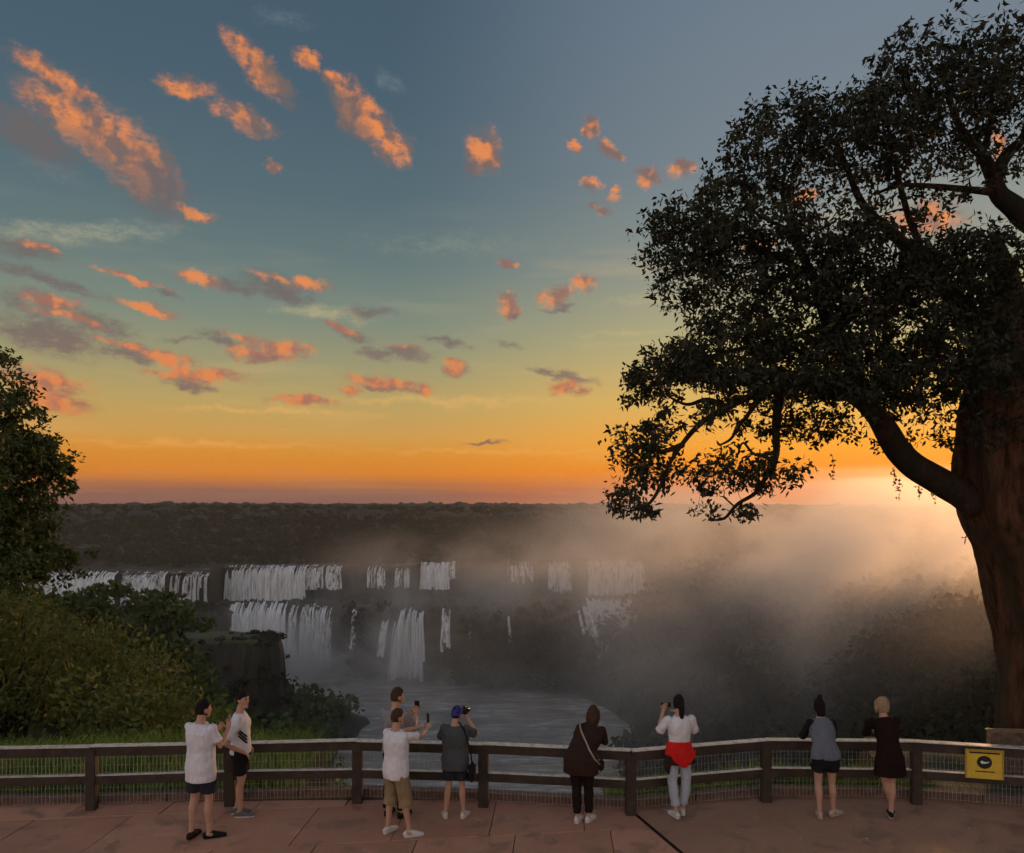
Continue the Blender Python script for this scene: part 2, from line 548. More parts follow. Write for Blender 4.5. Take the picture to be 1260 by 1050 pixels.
M['slab'] = paving('reddish_paving', (0.42, 0.20, 0.125), (0.58, 0.285, 0.18), (0.24, 0.125, 0.085), 0.6)
M['joint'] = surf('joint_dirt', (0.05, 0.032, 0.024), (0.09, 0.055, 0.04), 20, 0.9, 0.5)
M['asphalt'] = paving('brown_asphalt', (0.28, 0.145, 0.09), (0.40, 0.215, 0.14), (0.17, 0.095, 0.065), 0.45)
M['kerb'] = surf('kerb_stone', (0.10, 0.062, 0.045), (0.19, 0.12, 0.09), 9, 0.85, 0.6)
M['wood'] = surf('railing_wood', (0.028, 0.020, 0.015), (0.062, 0.043, 0.031), 6, 0.42, 0.35, stretch=(1, 1, 1), rough2=0.6, dist=0.006)
M['wood_cap_gleam'] = surf('railing_cap_gleam_wood', (0.46, 0.40, 0.35), (0.66, 0.60, 0.54), 7, 0.22, 0.15, dist=0.003, spec=0.8, rough2=0.36)  # pale colour paints in the sky's gleam along the rail tops
M['wire'] = surf('galvanised_wire', (0.30, 0.30, 0.29), (0.45, 0.45, 0.43), 20, 0.45, 0.05, metal=0.4)
M['bark'] = surf('bark', (0.05, 0.027, 0.016), (0.21, 0.105, 0.058), 7, 0.95, 1.0, stretch=(1.6, 1.6, 0.28), c3=(0.075, 0.065, 0.042), scale2=1.1, dist=0.12, spec=.1)  # reddened and lightened to put the warm glow on the big trunk into its colour
M['bark_limb_shade'] = surf('shaded_limb_bark', (0.030, 0.019, 0.013), (0.075, 0.047, 0.032), 6, 0.95, 1.0, stretch=(1.6, 1.6, 0.5), c3=(0.03, 0.03, 0.02), scale2=0.9, dist=0.05, spec=.1)  # darker copy of the bark, with the limbs' backlit shade in its colour
M['twig'] = surf('twig_bark', (0.025, 0.018, 0.013), (0.05, 0.036, 0.026), 6, 0.9, 0.5)
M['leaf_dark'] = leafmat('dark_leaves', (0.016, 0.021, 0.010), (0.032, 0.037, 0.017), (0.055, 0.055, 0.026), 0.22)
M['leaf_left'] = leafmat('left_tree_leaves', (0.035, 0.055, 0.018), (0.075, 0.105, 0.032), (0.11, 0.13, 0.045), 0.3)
M['leaf_shrub'] = leafmat('shrub_leaves', (0.09, 0.15, 0.032), (0.18, 0.25, 0.052), (0.26, 0.31, 0.085), 0.3, vscale=0.4)
M['leaf_olive'] = leafmat('olive_shrub_leaves', (0.10, 0.12, 0.03), (0.18, 0.195, 0.05), (0.24, 0.22, 0.07), 0.3, vscale=0.4)
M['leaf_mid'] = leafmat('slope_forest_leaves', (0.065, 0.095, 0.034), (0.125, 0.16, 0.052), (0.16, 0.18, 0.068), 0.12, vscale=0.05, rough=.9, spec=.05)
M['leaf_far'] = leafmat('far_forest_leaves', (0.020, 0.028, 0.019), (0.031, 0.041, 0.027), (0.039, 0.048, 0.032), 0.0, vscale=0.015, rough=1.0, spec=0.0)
M['grass'] = leafmat('grass_blades', (0.11, 0.19, 0.03), (0.21, 0.33, 0.06), (0.30, 0.38, 0.10), 0.35, vscale=0.9)
M['soil'] = surf('bank_soil', (0.03, 0.04, 0.016), (0.075, 0.075, 0.035), 1.2, 0.95, 0.6)
M['land'] = surf('forest_floor', (0.012, 0.016, 0.008), (0.035, 0.038, 0.018), 0.06, 0.95, 0.8, dist=0.6)
M['farland'] = surf('far_canopy', (0.008, 0.012, 0.008), (0.020, 0.026, 0.016), 0.05, 1.0, 1.0, dist=3.0)
M['rock'] = surf('wet_basalt', (0.016, 0.014, 0.012), (0.06, 0.052, 0.042), 0.16, 0.75, 0.9, stretch=(1, 1, 0.22), c3=(0.03, 0.036, 0.018), scale2=0.05, dist=1.0)
M['grassrock'] = surf('mossy_top', (0.045, 0.055, 0.025), (0.085, 0.095, 0.045), 0.12, 0.95, 0.8, dist=0.6)
M['yellow'] = surf('yellow_sign_paint', (0.62, 0.42, 0.035), (0.74, 0.51, 0.05), 14, 0.5, 0.05)
M['yellow_dark'] = surf('ochre_sign_edge', (0.38, 0.25, 0.03), (0.46, 0.30, 0.04), 14, 0.55, 0.05)
M['black'] = surf('black_print', (0.012, 0.010, 0.010), (0.02, 0.017, 0.016), 14, 0.5, 0.02)
M['white'] = surf('white_print', (0.75, 0.74, 0.70), (0.82, 0.81, 0.78), 14, 0.5, 0.02)
M['board'] = surf('information_board_print', (0.05, 0.028, 0.02), (0.22, 0.15, 0.11), 7, 0.45, 0.05, c3=(0.09, 0.07, 0.05), scale2=3.0)
M['frame'] = surf('board_frame_metal', (0.16, 0.10, 0.06), (0.28, 0.18, 0.11), 20, 0.5, 0.1)
M['litter'] = leafmat('fallen_leaf', (0.32, 0.24, 0.16), (0.5, 0.42, 0.32), (0.7, 0.66, 0.58), 0.0)


def watermat(name, white=0.72, alpha_lo=0.36, alpha_hi=0.58, sx=0.55, sz=0.035):
    m, N = new_mat(name)
    tc = N.n('ShaderNodeTexCoord')
    mp = N.n('ShaderNodeMapping', {0: tc.outputs['Object'], 'Scale': (sx, sx, sz)}).outputs[0]
    n1 = N.n('ShaderNodeTexNoise', {0: mp, 'Scale': 1.0, 'Detail': 6.0, 'Roughness': 0.6}).outputs[0]
    col = N.ramp(n1, [(0.3, (white * 0.62, white * 0.64, white * 0.66, 1)), (0.62, (white, white, white, 1))])
    a = N.smooth(n1, alpha_lo, alpha_hi)
    b = N.n('ShaderNodeBump', {'Strength': 0.5, 'Distance': 0.6, 'Height': n1})
    p = N.n('ShaderNodeBsdfPrincipled', {'Base Color': col, 'Roughness': 0.6, 'Specular IOR Level': 0.3, 'Normal': b.outputs[0]})
    t = N.n('ShaderNodeBsdfTransparent')
    mx = N.n('ShaderNodeMixShader', {0: a, 1: t.outputs[0], 2: p.outputs[0]})
    N.n('ShaderNodeOutputMaterial', {0: mx.outputs[0]})
    return m


M['falls'] = watermat('falling_water', 0.82, 0.30, 0.52)
M['falls_dense'] = watermat('dense_falling_water', 0.90, 0.10, 0.34)


def rivermat():
    m, N = new_mat('river_water')
    tc = N.n('ShaderNodeTexCoord')
    mp = N.n('ShaderNodeMapping', {0: tc.outputs['Object'], 'Scale': (0.05, 0.16, 1)}).outputs[0]
    n1 = N.n('ShaderNodeTexNoise', {0: mp, 'Scale': 1.3, 'Detail': 8.0, 'Roughness': 0.65, 'Distortion': 0.6}).outputs[0]
    n2 = N.n('ShaderNodeTexNoise', {0: N.n('ShaderNodeMapping', {0: tc.outputs['Object'], 'Scale': (0.012, 0.03, 1)}).outputs[0],
                                    'Scale': 1.0, 'Detail': 5.0, 'Distortion': 1.0}).outputs[0]
    foam = N.math('MULTIPLY', N.smooth(n1, 0.46, 0.66), N.smooth(n2, 0.36, 0.58))
    col = N.mix(foam, N.ramp(n2, [(0.3, (0.20, 0.17, 0.145, 1)), (0.7, (0.32, 0.28, 0.25, 1))]), (0.62, 0.60, 0.57, 1))
    b = N.n('ShaderNodeBump', {'Strength': 0.7, 'Distance': 1.2, 'Height': n1})
    p = N.n('ShaderNodeBsdfPrincipled', {'Base Color': col, 'Roughness': 0.22, 'Specular IOR Level': 0.6, 'Normal': b.outputs[0]})
    N.n('ShaderNodeOutputMaterial', {0: p.outputs[0]})
    return m


M['river'] = rivermat()
M['upper_water'] = surf('upper_river_water', (0.03, 0.032, 0.028), (0.30, 0.30, 0.29), 0.09, 0.9, 0.4, stretch=(0.4, 1.6, 1), dist=0.4, lo=0.48, hi=0.70, spec=0.05)


def cloth(name, c, rough=0.85):
    d = tuple(x * 0.82 for x in c)
    return surf(name, d, c, 7, rough, 0.8, detail=4.0, dist=0.035, spec=0.1, stretch=(1.3, 1.3, 0.6))


def skin(name, c):
    return surf(name, tuple(x * 0.88 for x in c), c, 7, 0.55, 0.05, spec=0.3)


M['skin'] = skin('skin', (0.50, 0.29, 0.20))
M['skin_tan'] = skin('tanned_skin', (0.40, 0.22, 0.145))
M['hair_black'] = surf('black_hair', (0.010, 0.008, 0.008), (0.022, 0.017, 0.015), 60, 0.85, 0.4, spec=0.12, stretch=(1, 1, .2), dist=0.004)
M['hair_brown'] = surf('brown_hair', (0.045, 0.024, 0.015), (0.09, 0.05, 0.03), 60, 0.85, 0.4, spec=0.12, stretch=(1, 1, .2), dist=0.004)
M['hair_blond'] = surf('blond_hair', (0.22, 0.14, 0.08), (0.45, 0.32, 0.2), 60, 0.85, 0.4, spec=0.12, stretch=(1, 1, .2), dist=0.004)
M['eye'] = surf('eye_dark', (0.015, 0.01, 0.008), (0.03, 0.02, 0.015), 30, 0.3, 0.0)
M['c_white'] = cloth('white_cotton', (0.80, 0.78, 0.82))
M['c_grey'] = cloth('grey_cotton', (0.26, 0.25, 0.26))
M['c_black'] = cloth('black_cotton', (0.018, 0.017, 0.019))
M['c_khaki'] = cloth('khaki_cotton', (0.30, 0.215, 0.12))
M['c_slate'] = cloth('slate_green_cotton', (0.085, 0.095, 0.10))
M['c_navy'] = cloth('dark_navy_cotton', (0.03, 0.032, 0.045))
M['c_cap'] = cloth('blue_cap_cloth', (0.045, 0.055, 0.26))
M['c_brown'] = cloth('dark_brown_jacket', (0.045, 0.024, 0.018))
M['c_dkbrown'] = cloth('blackish_trousers', (0.022, 0.013, 0.011))
M['c_red'] = cloth('red_knit', (0.72, 0.025, 0.02))
M['c_jean'] = cloth('pale_jeans', (0.46, 0.50, 0.56))
M['c_greyblue'] = cloth('grey_blue_knit', (0.16, 0.175, 0.21))
M['c_dress'] = cloth('black_dress', (0.020, 0.010, 0.009))
M['c_strap'] = cloth('cream_strap', (0.42, 0.32, 0.24))
M['shoe_white'] = cloth('white_shoe', (0.72, 0.70, 0.68), 0.6)
M['shoe_grey'] = cloth('grey_shoe', (0.16, 0.15, 0.15), 0.6)
M['shoe_black'] = cloth('black_shoe', (0.02, 0.018, 0.018), 0.6)
M['shoe_pale'] = cloth('pale_shoe', (0.52, 0.44, 0.36), 0.6)
M['device'] = surf('device_black', (0.010, 0.010, 0.011), (0.018, 0.018, 0.02), 20, 0.25, 0.0)
M['device_edge'] = surf('device_silver', (0.5, 0.45, 0.4), (0.62, 0.56, 0.5), 20, 0.25, 0.0, metal=0.7)

# ------------------------------------------------------------------ small numeric tools
def vnoise(x, y, seed=0.0, octv=4, s=1.0):
    """smooth value noise on arrays"""
    x = np.asarray(x, float) * s
    y = np.asarray(y, float) * s
    out = np.zeros(np.broadcast(x, y).shape)
    amp, tot = 1.0, 0.0
    for o in range(octv):
        xi, yi = np.floor(x), np.floor(y)
        fx, fy = x - xi, y - yi
        fx, fy = fx * fx * (3 - 2 * fx), fy * fy * (3 - 2 * fy)
        h = lambda a, b: np.modf(np.abs(np.sin(a * 127.1 + b * 311.7 + seed * 74.7 + o * 13.3) * 43758.5453))[0]
        v = (h(xi, yi) * (1 - fx) + h(xi + 1, yi) * fx) * (1 - fy) + (h(xi, yi + 1) * (1 - fx) + h(xi + 1, yi + 1) * fx) * fy
        out = out + v * amp
        tot += amp
        amp *= 0.5
        x, y = x * 2.03 + 5.1, y * 2.03 + 1.7
    return out / tot


def grid_faces(nr, nc):
    i, j = np.meshgrid(np.arange(nr - 1), np.arange(nc - 1), indexing='ij')
    a = (i * nc + j).ravel()
    return np.stack([a, a + 1, a + nc + 1, a + nc], 1)


class RBF:
    def __init__(self, pts):
        p = np.array(pts, float)
        self.c = p[:, :2] / 100.0
        n = len(p)
        K = self.k(self.c, self.c) + np.eye(n) * 1e-3
        Pm = np.c_[np.ones(n), self.c]
        A = np.block([[K, Pm], [Pm.T, np.zeros((3, 3))]])
        w = np.linalg.solve(A, np.r_[p[:, 2], 0, 0, 0])
        self.w, self.a = w[:n], w[n:]

    @staticmethod
    def k(a, b):
        r = np.sqrt(((a[:, None] - b[None]) ** 2).sum(-1)) + 1e-9
        return r                     # linear kernel: no overshoot

    def __call__(self, x, y):
        q = np.stack([np.ravel(x), np.ravel(y)], 1) / 100.0
        v = self.k(q, self.c) @ self.w + self.a[0] + q @ self.a[1:]
        return v.reshape(np.shape(x))


def leaf_cards(cent, length, width, droop=0.0, outward=None, seed=1):
    """kite-shaped folded leaves: one quad each"""
    rng = np.random.default_rng(seed)
    n = len(cent)
    d = rng.normal(size=(n, 3))
    if outward is not None:
        d = d * 0.7 + outward
    d[:, 2] -= droop
    d /= np.linalg.norm(d, axis=1)[:, None] + 1e-9
    s = np.cross(d, rng.normal(size=(n, 3)))
    s /= np.linalg.norm(s, axis=1)[:, None] + 1e-9
    nn = np.cross(d, s)
    L = length * rng.uniform(0.5, 1.5, n)[:, None]
    W = width * rng.uniform(0.7, 1.25, n)[:, None]
    v = np.stack([cent - d * L * 0.5, cent + s * W * 0.5 - d * L * 0.06 + nn * W * 0.18,
                  cent + d * L * 0.5, cent - s * W * 0.5 - d * L * 0.06 + nn * W * 0.18], 1).reshape(-1, 3)
    f = np.arange(n * 4).reshape(-1, 4)
    return v, f


# ------------------------------------------------------------------ terrace and railing
RAIL = [(-260, 922), (-60, 919), (113, 916), (283, 912), (440, 909), (595, 913), (776, 921), (942, 908), (1127, 910), (1310, 921), (1500, 934)]
RZ = 0.90
POSTS = []
for px, py in RAIL:
    Y = (EYE - RZ) * F / (py - HOR)
    POSTS.append(Vector(((px - 630) / F * Y, Y, 0)))


def off_line(pts, d):
    """the railing line pushed outwards (away from the camera) by d metres"""
    out = []
    for i, p in enumerate(pts):
        t = pts[min(i + 1, len(pts) - 1)] - pts[max(i - 1, 0)]
        nrm = Vector((-t.y, t.x, 0)).normalized()
        out.append(p + nrm * d)
    return out


EDGE = off_line(POSTS, 0.30)
EDGE[0].x -= 6
EDGE[-1].x += 6

# the terrace body: one sheet with a thick outer face
mb = MB()
n = len(EDGE)
vs = [(p.x, p.y, -0.035) for p in EDGE] + [(p.x, -6, -0.035) for p in EDGE] + [(p.x, p.y, -1.6) for p in EDGE]
fs = [(i, n + i, n + i + 1, i + 1) for i in range(n - 1)] + [(i, i + 1, 2 * n + i + 1, 2 * n + i) for i in range(n - 1)]
mb.add(vs, fs)
terrace = mb.build('terrace', M['joint'])
tag(terrace, kind='structure')

# dark joint running diagonally from the fourth post towards the camera parts red slabs from asphalt
DA, DB = at(782, 1002, (EYE) * F / (1002 - HOR)), at(842, 1052, EYE * F / (1052 - HOR))
dd_ = (DB - DA).normalized()
DN = Vector((-dd_.y, dd_.x, 0))       # points to the right-hand side or left, fixed below
if DN.x > 0:
    DN = -DN                            # now points left


def clip(poly, p0, nrm):
    out = []
    for i in range(len(poly)):
        a, b = poly[i], poly[(i + 1) % len(poly)]
        da, db = (a - p0).dot(nrm), (b - p0).dot(nrm)
        if da >= 0:
            out.append(a)
        if (da >= 0) != (db >= 0):
            out.append(a + (b - a) * (da / (da - db)))
    return out


def edge_planes(idx, inset):
    pl = []
    for i, j in idx:
        a, b = EDGE[i], EDGE[j]
        t = (b - a).normalized()
        nr = Vector((t.y, -t.x, 0))
        pl.append((a + nr * inset, nr))
    return pl


ang = R(-6.5)
ux, uy = Vector((math.cos(ang), math.sin(ang) * -1, 0)), Vector((math.sin(ang), math.cos(ang), 0))
ux = Vector((math.cos(R(7)), math.sin(R(7)), 0))
uy = Vector((-math.sin(R(-3)), math.cos(R(-3)), 0)) * -1
uy = Vector((0.06, 1.0, 0)).normalized()
org = at(355, 1041, EYE * F / (1041 - HOR))
org.z = 0
planes = edge_planes([(0, 2), (2, 4), (4, 5), (5, 6)], 0.02) + [(DA + DN * 0.03, DN)]
SW, SD = 1.24, 1.30
k = 0
for i in range(-9, 5):
    for j in range(-6, 4):
        o0 = org + ux * (i * SW + (0.34 if j % 2 else 0)) + uy * (j * SD)
        g = 0.005
        poly = [o0 + ux * g + uy * g, o0 + ux * (SW - g) + uy * g, o0 + ux * (SW - g) + uy * (SD - g), o0 + ux * g + uy * (SD - g)]
        for p0, nr in planes:
            poly = clip(poly, Vector((p0.x, p0.y, 0)), nr)
            if len(poly) < 3:
                break
        if len(poly) < 3 or max(p.y for p in poly) < 7.0:
            continue
        dz = random.uniform(-0.004, 0.004)
        tx, ty = random.uniform(-.002, .002), random.uniform(-.002, .002)
        c = sum(poly, Vector()) / len(poly)
        m2 = MB()
        top = [Vector((p.x, p.y, dz + (p.x - c.x) * tx + (p.y - c.y) * ty)) for p in poly]
        bev = [q + (c - q).normalized() * 0.006 + Vector((0, 0, 0.0)) for q in top]
        bot = [Vector((p.x, p.y, -0.05)) for p in top]
        low = [q - Vector((0, 0, 0.006)) for q in top]
        nn = len(top)
        v = bev + low + bot
        f = [tuple(range(nn))]
        for a in range(nn):
            b = (a + 1) % nn
            f.append((nn + a, nn + b, b, a))
            f.append((2 * nn + a, 2 * nn + b, nn + b, nn + a))
        m2.add(v, f)
        s = m2.build('paving_slab', M['slab'], terrace)

# asphalt on the right
poly = [Vector((DA.x, DA.y, 0)) - DN * 0.03]
poly = [Vector((x, y, 0)) for x, y in ((-3, 7.0), (14, 7.0))] + [p.copy() for p in reversed(EDGE[6:])]
poly = [Vector((p.x, p.y, 0)) for p in poly]
poly = clip(poly, DA - DN * 0.03, -DN)
bm = bmesh.new()
bm.faces.new([bm.verts.new((p.x, p.y - (0.02 if p.y > 8 else 0), -0.002)) for p in poly])
bmesh.ops.triangulate(bm, faces=bm.faces[:])
bmesh.ops.subdivide_edges(bm, edges=bm.edges[:], cuts=10, use_grid_fill=True)
for v in bm.verts:
    v.co.z += 0.010 * (mnoise.noise(v.co * 0.9)) + 0.004 * mnoise.noise(v.co * 3.1)
me = bpy.data.meshes.new('asphalt_surface')
bm.to_mesh(me)
bm.free()
for p in me.polygons:
    p.use_smooth = True
asph = link('asphalt_surface', me, M['asphalt'], terrace)
tag(asph, kind='structure')

# kerb stones along the outer edge
for i in range(len(EDGE) - 1):
    a, b = EDGE[i], EDGE[i + 1]
    L = (b - a).length
    nst = max(1, round(L / 0.95))
    for q in range(nst):
        p0 = a + (b - a) * ((q + 0.008) / nst)
        p1 = a + (b - a) * ((q + 0.992) / nst)
        h = 0.11 + random.uniform(-.008, .008)
        m2 = MB().beam(p0 + Vector((0, 0, h / 2 - .04)), p1 + Vector((0, 0, h / 2 - .04)), 0.16, h + .08)
        kb = m2.build('kerb_stone', M['kerb'], terrace)

rail = empty('wooden_railing', (POSTS[4].x, POSTS[4].y, 0))
tag(rail, 'dark wooden two-rail railing with wire mesh along the terrace edge', 'railing')
RO = rail.location.copy()
for i, p in enumerate(POSTS[:-1]):
    t = (POSTS[min(i + 1, len(POSTS) - 1)] - POSTS[max(i - 1, 0)])
    rz = math.atan2(t.y, t.x)
    m2 = MB().box(p - RO + Vector((0, 0, 0.41)), (0.135, 0.12, 0.86), rz)
    bm = bmesh.new()
    tmp = bpy.data.meshes.new('post')
    tmp.from_pydata(m2.v, [], m2.f)
    bm.from_mesh(tmp)
    bmesh.ops.bevel(bm, geom=bm.edges[:], offset=0.008, segments=2, affect='EDGES')
    bm.to_mesh(tmp)
    bm.free()
    link('post', tmp, M['wood'], rail)
for i in range(len(POSTS) - 1):
    a, b = POSTS[i] - RO, POSTS[i + 1] - RO
    t = (b - a).normalized()
    g = t * 0.004
    # slight sag and unevenness of old timber
    d0, d1 = random.uniform(-.006, .006), random.uniform(-.006, .006)
    m2 = MB().beam(a + g + Vector((0, 0, RZ - 0.092 + d0)), b - g + Vector((0, 0, RZ - 0.092 + d1)), 0.09, 0.125)
    tr = m2.build('top_rail', M['wood'], rail)
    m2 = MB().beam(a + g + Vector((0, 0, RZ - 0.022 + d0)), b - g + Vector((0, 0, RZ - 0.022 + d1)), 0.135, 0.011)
    m2.build('cap_board', M['wood_cap_gleam'], tr)
    e0, e1 = a + t * 0.066, b - t * 0.066
    m2 = MB().beam(e0 + Vector((0, 0, 0.415 + d1)), e1 + Vector((0, 0, 0.415 + d0)), 0.075, 0.115)
    mr = m2.build('middle_rail', M['wood'], rail)
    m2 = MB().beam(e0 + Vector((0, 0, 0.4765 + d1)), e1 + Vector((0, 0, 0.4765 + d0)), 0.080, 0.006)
    m2.build('cap_board', M['wood_cap_gleam'], mr)
    # welded wire mesh stapled to the outer side
    nrm = Vector((-t.y, t.x, 0))
    m3 = MB()
    L = (e1 - e0).length
    nw = int(L / 0.052)
    for q in range(nw + 1):
        p = e0 + t * (L * q / nw) + nrm * 0.052
        w = random.uniform(-.004, .004)
        r = 0.0019
        m3.beam(p + Vector((w, 0, 0.055)), p + Vector((-w, 0, RZ - 0.10)), 2 * r, 2 * r, up=(0, 1, 0))
    for zz in np.arange(0.07, RZ - 0.1, 0.104):
        m3.beam(e0 + nrm * 0.0555 + Vector((0, 0, zz)), e1 + nrm * 0.0555 + Vector((0, 0, zz)), 0.0026, 0.0026)
    wm = m3.build('wire_mesh', M['wire'], rail)
    tag(wm, kind='stuff')
rail.location = RO

# ------------------------------------------------------------------ grass banks just outside the railing
def bank(name, xa, xb, profile, seed, dens, hgt):
    """strip of ground beyond the kerb with grass; profile = [(metres beyond edge, z)]"""
    ex = np.array([p.x for p in EDGE])
    ey = np.array([p.y for p in EDGE])
    xs = np.linspace(xa, xb, 60)
    ds = np.linspace(profile[0][0], profile[-1][0], 40)
    zz = np.interp(ds, [p[0] for p in profile], [p[1] for p in profile])
    X = np.repeat(xs[None], len(ds), 0) * (1 + ds[:, None] * 0.06)
    Yb = np.interp(xs, ex, ey)
    Y = Yb[None] + 0.085 + ds[:, None]
    Z = zz[:, None] + (vnoise(X, Y, seed, 4, 0.8) - 0.5) * 0.35 * np.minimum(1, ds[:, None] * 1.5)
    o = link(name, mesh_np(name, np.stack([X, Y, Z], -1).reshape(-1, 3), grid_faces(*X.shape), True), M['soil'])
    tag(o, kind='structure')
    rng = np.random.default_rng(seed)
    n = dens
    u = rng.uniform(0, len(ds) - 1.001, n) ** 1.0
    v = rng.uniform(0, len(xs) - 1.001, n)
    cl = vnoise(u * 0.25, v * 0.16, seed + 3, 3)
    keep = cl > rng.uniform(0.22, 0.62, n)
    u, v, cl = u[keep], v[keep], cl[keep]
    ui, vi = u.astype(int), v.astype(int)
    fu, fv = (u - ui)[:, None], (v - vi)[:, None]
    G = np.stack([X, Y, Z], -1)
    b = (G[ui, vi] * (1 - fu) + G[ui + 1, vi] * fu) * (1 - fv) + (G[ui, vi + 1] * (1 - fu) + G[ui + 1, vi + 1] * fu) * fv
    m = len(b)
    h = hgt * rng.uniform(0.35, 1.25, m) * (0.4 + cl * 1.1)
    lean = rng.normal(0, 0.34, (m, 2)) * h[:, None]
    th = rng.uniform(0, np.pi, m)
    w = rng.uniform(0.005, 0.013, m)
    wv = np.stack([np.cos(th) * w, np.sin(th) * w, np.zeros(m)], 1)
    mid = b + np.c_[lean * 0.35, h * 0.6]
    tip = b + np.c_[lean * 1.1, h * 0.95]
    V = np.stack([b - wv, b + wv, mid + wv * 0.8, tip, mid - wv * 0.8], 1).reshape(-1, 3)
    q = np.arange(m)[:, None] * 5
    fc = np.concatenate([q + np.array([[0, 1, 2, 4]])])
    ft = q + np.array([[4, 2, 3]])
    me = bpy.data.meshes.new('grass')
    faces = np.concatenate([np.c_[fc], ], 0)
    # quads only: tip folded in as a thin kite
    V2 = np.stack([b - wv, b + wv, mid + wv * 0.8, mid - wv * 0.8, tip], 1).reshape(-1, 3)
    F2 = np.concatenate([q + np.array([[0, 1, 2, 3]]), q + np.array([[3, 2, 4, 4]])])
    tri = np.concatenate([q + np.array([[0, 1, 2]]), q + np.array([[0, 2, 3]]), q + np.array([[3, 2, 4]])])
    return mesh_np('grass', V2, tri)


g1 = bank('grass_bank', -17.5, -3.0, [(0, -.12), (1.2, -.1), (3, -.3), (5.2, -1.0), (8, -3.2), (11, -7)], 3, 62000, 0.42)
go = link('grass', g1, M['grass'])
tag(go, 'bright green grass growing on the bank outside the railing beside the shrubs', 'grass', kind='stuff')
g2 = bank('grass_verge', 1.35, 6.2, [(0, -.16), (0.8, -.2), (1.5, -.9), (2.6, -3.5)], 9, 15000, 0.34)
go = link('grass', g2, M['grass'])
tag(go, 'low grass tuft verge outside the railing by the asphalt', 'grass', kind='stuff')
g3 = bank('grass_foot', 5.6, 16.0, [(0, -.2), (1.0, -.25), (5.0, -.6), (9, -3.5)], 12, 1500, 0.12)
go = link('grass', g3, M['grass'])
tag(go, 'sparse short grass at the foot of the big tree', 'grass', kind='stuff')

# fallen leaves and specks on the asphalt
rng = np.random.default_rng(5)
c = np.c_[rng.uniform(2.0, 8.0, 46), rng.uniform(9.6, 11.25, 46), np.full(46, 0.018)]
v, f = leaf_cards(c, 0.05, 0.03, seed=8)
v[:, 2] = 0.016 + np.abs(v[:, 2] - 0.018) * 0.25
fl = link('fallen_leaves', mesh_np('fallen_leaves', v, f), M['litter'], terrace)
tag(fl, kind='stuff')

# ------------------------------------------------------------------ gorge: river, cliffs, plateau
RIV = -117.0
xs = np.linspace(-420, 420, 90)
ys = np.linspace(120, 640, 80)
X, Y = np.meshgrid(xs, ys)
Z = RIV + (vnoise(X, Y * 2, 4, 4, 0.05) - 0.5) * 0.9
river = link('river', mesh_np('river', np.stack([X, Y, Z], -1).reshape(-1, 3), grid_faces(*X.shape), True), M['river'])
tag(river, kind='structure')

LIP, LEDGE = -46.0, -72.0
pxs = np.arange(-420, 1120, 3.0)
UPY = np.interp(pxs, [-420, -60, 148, 206, 258, 276, 372, 424, 440, 506, 516, 560, 610, 660, 705, 722, 794, 812, 900, 1120],
                [575, 592, 598, 604, 612, 655, 662, 672, 684, 674, 688, 694, 712, 704, 704, 698, 698, 670, 600, 560])
LOY = np.interp(pxs, [-420, 200, 276, 290, 350, 410, 430, 462, 480, 525, 545, 560, 640, 718, 728, 782, 792, 830, 1120],
                [520, 540, 585, 596, 600, 594, 578, 572, 566, 566, 566, 556, 548, 546, 585, 585, 548, 535, 500])
rng = np.random.default_rng(11)
col1 = (vnoise(pxs, pxs * 0, 1, 3, 0.11) - 0.5)
col2 = (vnoise(pxs, pxs * 0, 2, 3, 0.30) - 0.5)
rows = []
tu = np.linspace(0, 1, 14)
for t in tu:
    yy = UPY - 5.0 * t + col1 * 11 + col2 * 5 + (vnoise(pxs * 0.3, np.full_like(pxs, t * 6), 5, 3) - 0.5) * 5
    zz = LIP + (LEDGE - LIP) * t + (0 if t > 0 else 0) + (vnoise(pxs, pxs * 0, 6, 3, 0.07) - 0.5) * (3.0 if t == 0 else 1)
    rows.append((yy, zz))
for t in (0.33, 0.66):
    yy = (UPY - 5) * (1 - t) + LOY * t + col1 * 9
    zz = LEDGE + (vnoise(pxs, pxs * 0 + t * 9, 8, 4, 0.12) - 0.35) * 9
    rows.append((yy, zz))
for t in np.linspace(0, 1, 20):
    yy = LOY - 7.0 * t ** 1.3 + col1 * 13 + col2 * 7 + (vnoise(pxs * 0.3, np.full_like(pxs, t * 8), 7, 4) - 0.5) * 8
    zz = LEDGE + (RIV - 3 - LEDGE) * t + (vnoise(pxs, pxs * 0, 9, 3, 0.09) - 0.5) * (8 if t == 0 else 2) + 0 * pxs
    rows.append((yy, zz))
V = np.stack([np.stack([(pxs - 630) / F * r[0], r[0], r[1] + 0 * pxs], 1) for r in rows], 0)
cliff = link('falls_cliff', mesh_np('falls_cliff', V.reshape(-1, 3), grid_faces(V.shape[0], V.shape[1])[:, ::-1], True), M['rock'])
tag(cliff, kind='structure')

# plateau beyond the falls, running to the horizon
rr = np.concatenate([np.linspace(0, 1, 24) ** 1.6 * 900, np.geomspace(950, 9000, 46)])
bx = np.linspace(-0.95, 0.95, 700)          # bearing (tan)
upx = np.interp(bx * F + 630, pxs, UPY)
PX, PR = np.meshgrid(bx, rr)
PY = np.interp(PX * F + 630, pxs, UPY) + col1.mean() * 0 + PR
PXw = PX * np.minimum(PY, 99999)


def plateau_z(X, Y):
    h = LIP + 1.0 * np.clip((Y - 720) / 300, 0, 1)
    far = np.clip((Y - 1100) / 5200, 0, 1)
    rid = (vnoise(X, Y, 21, 4, 0.0009) - 0.45) * 46
    b = X / np.maximum(Y, 1)
    tilt = -26 * np.clip((b - 0.05) / 0.5, 0, 1) + 4 * np.clip((-b - 0.1) / 0.4, 0, 1)
    return h + far * (49 + rid + tilt)


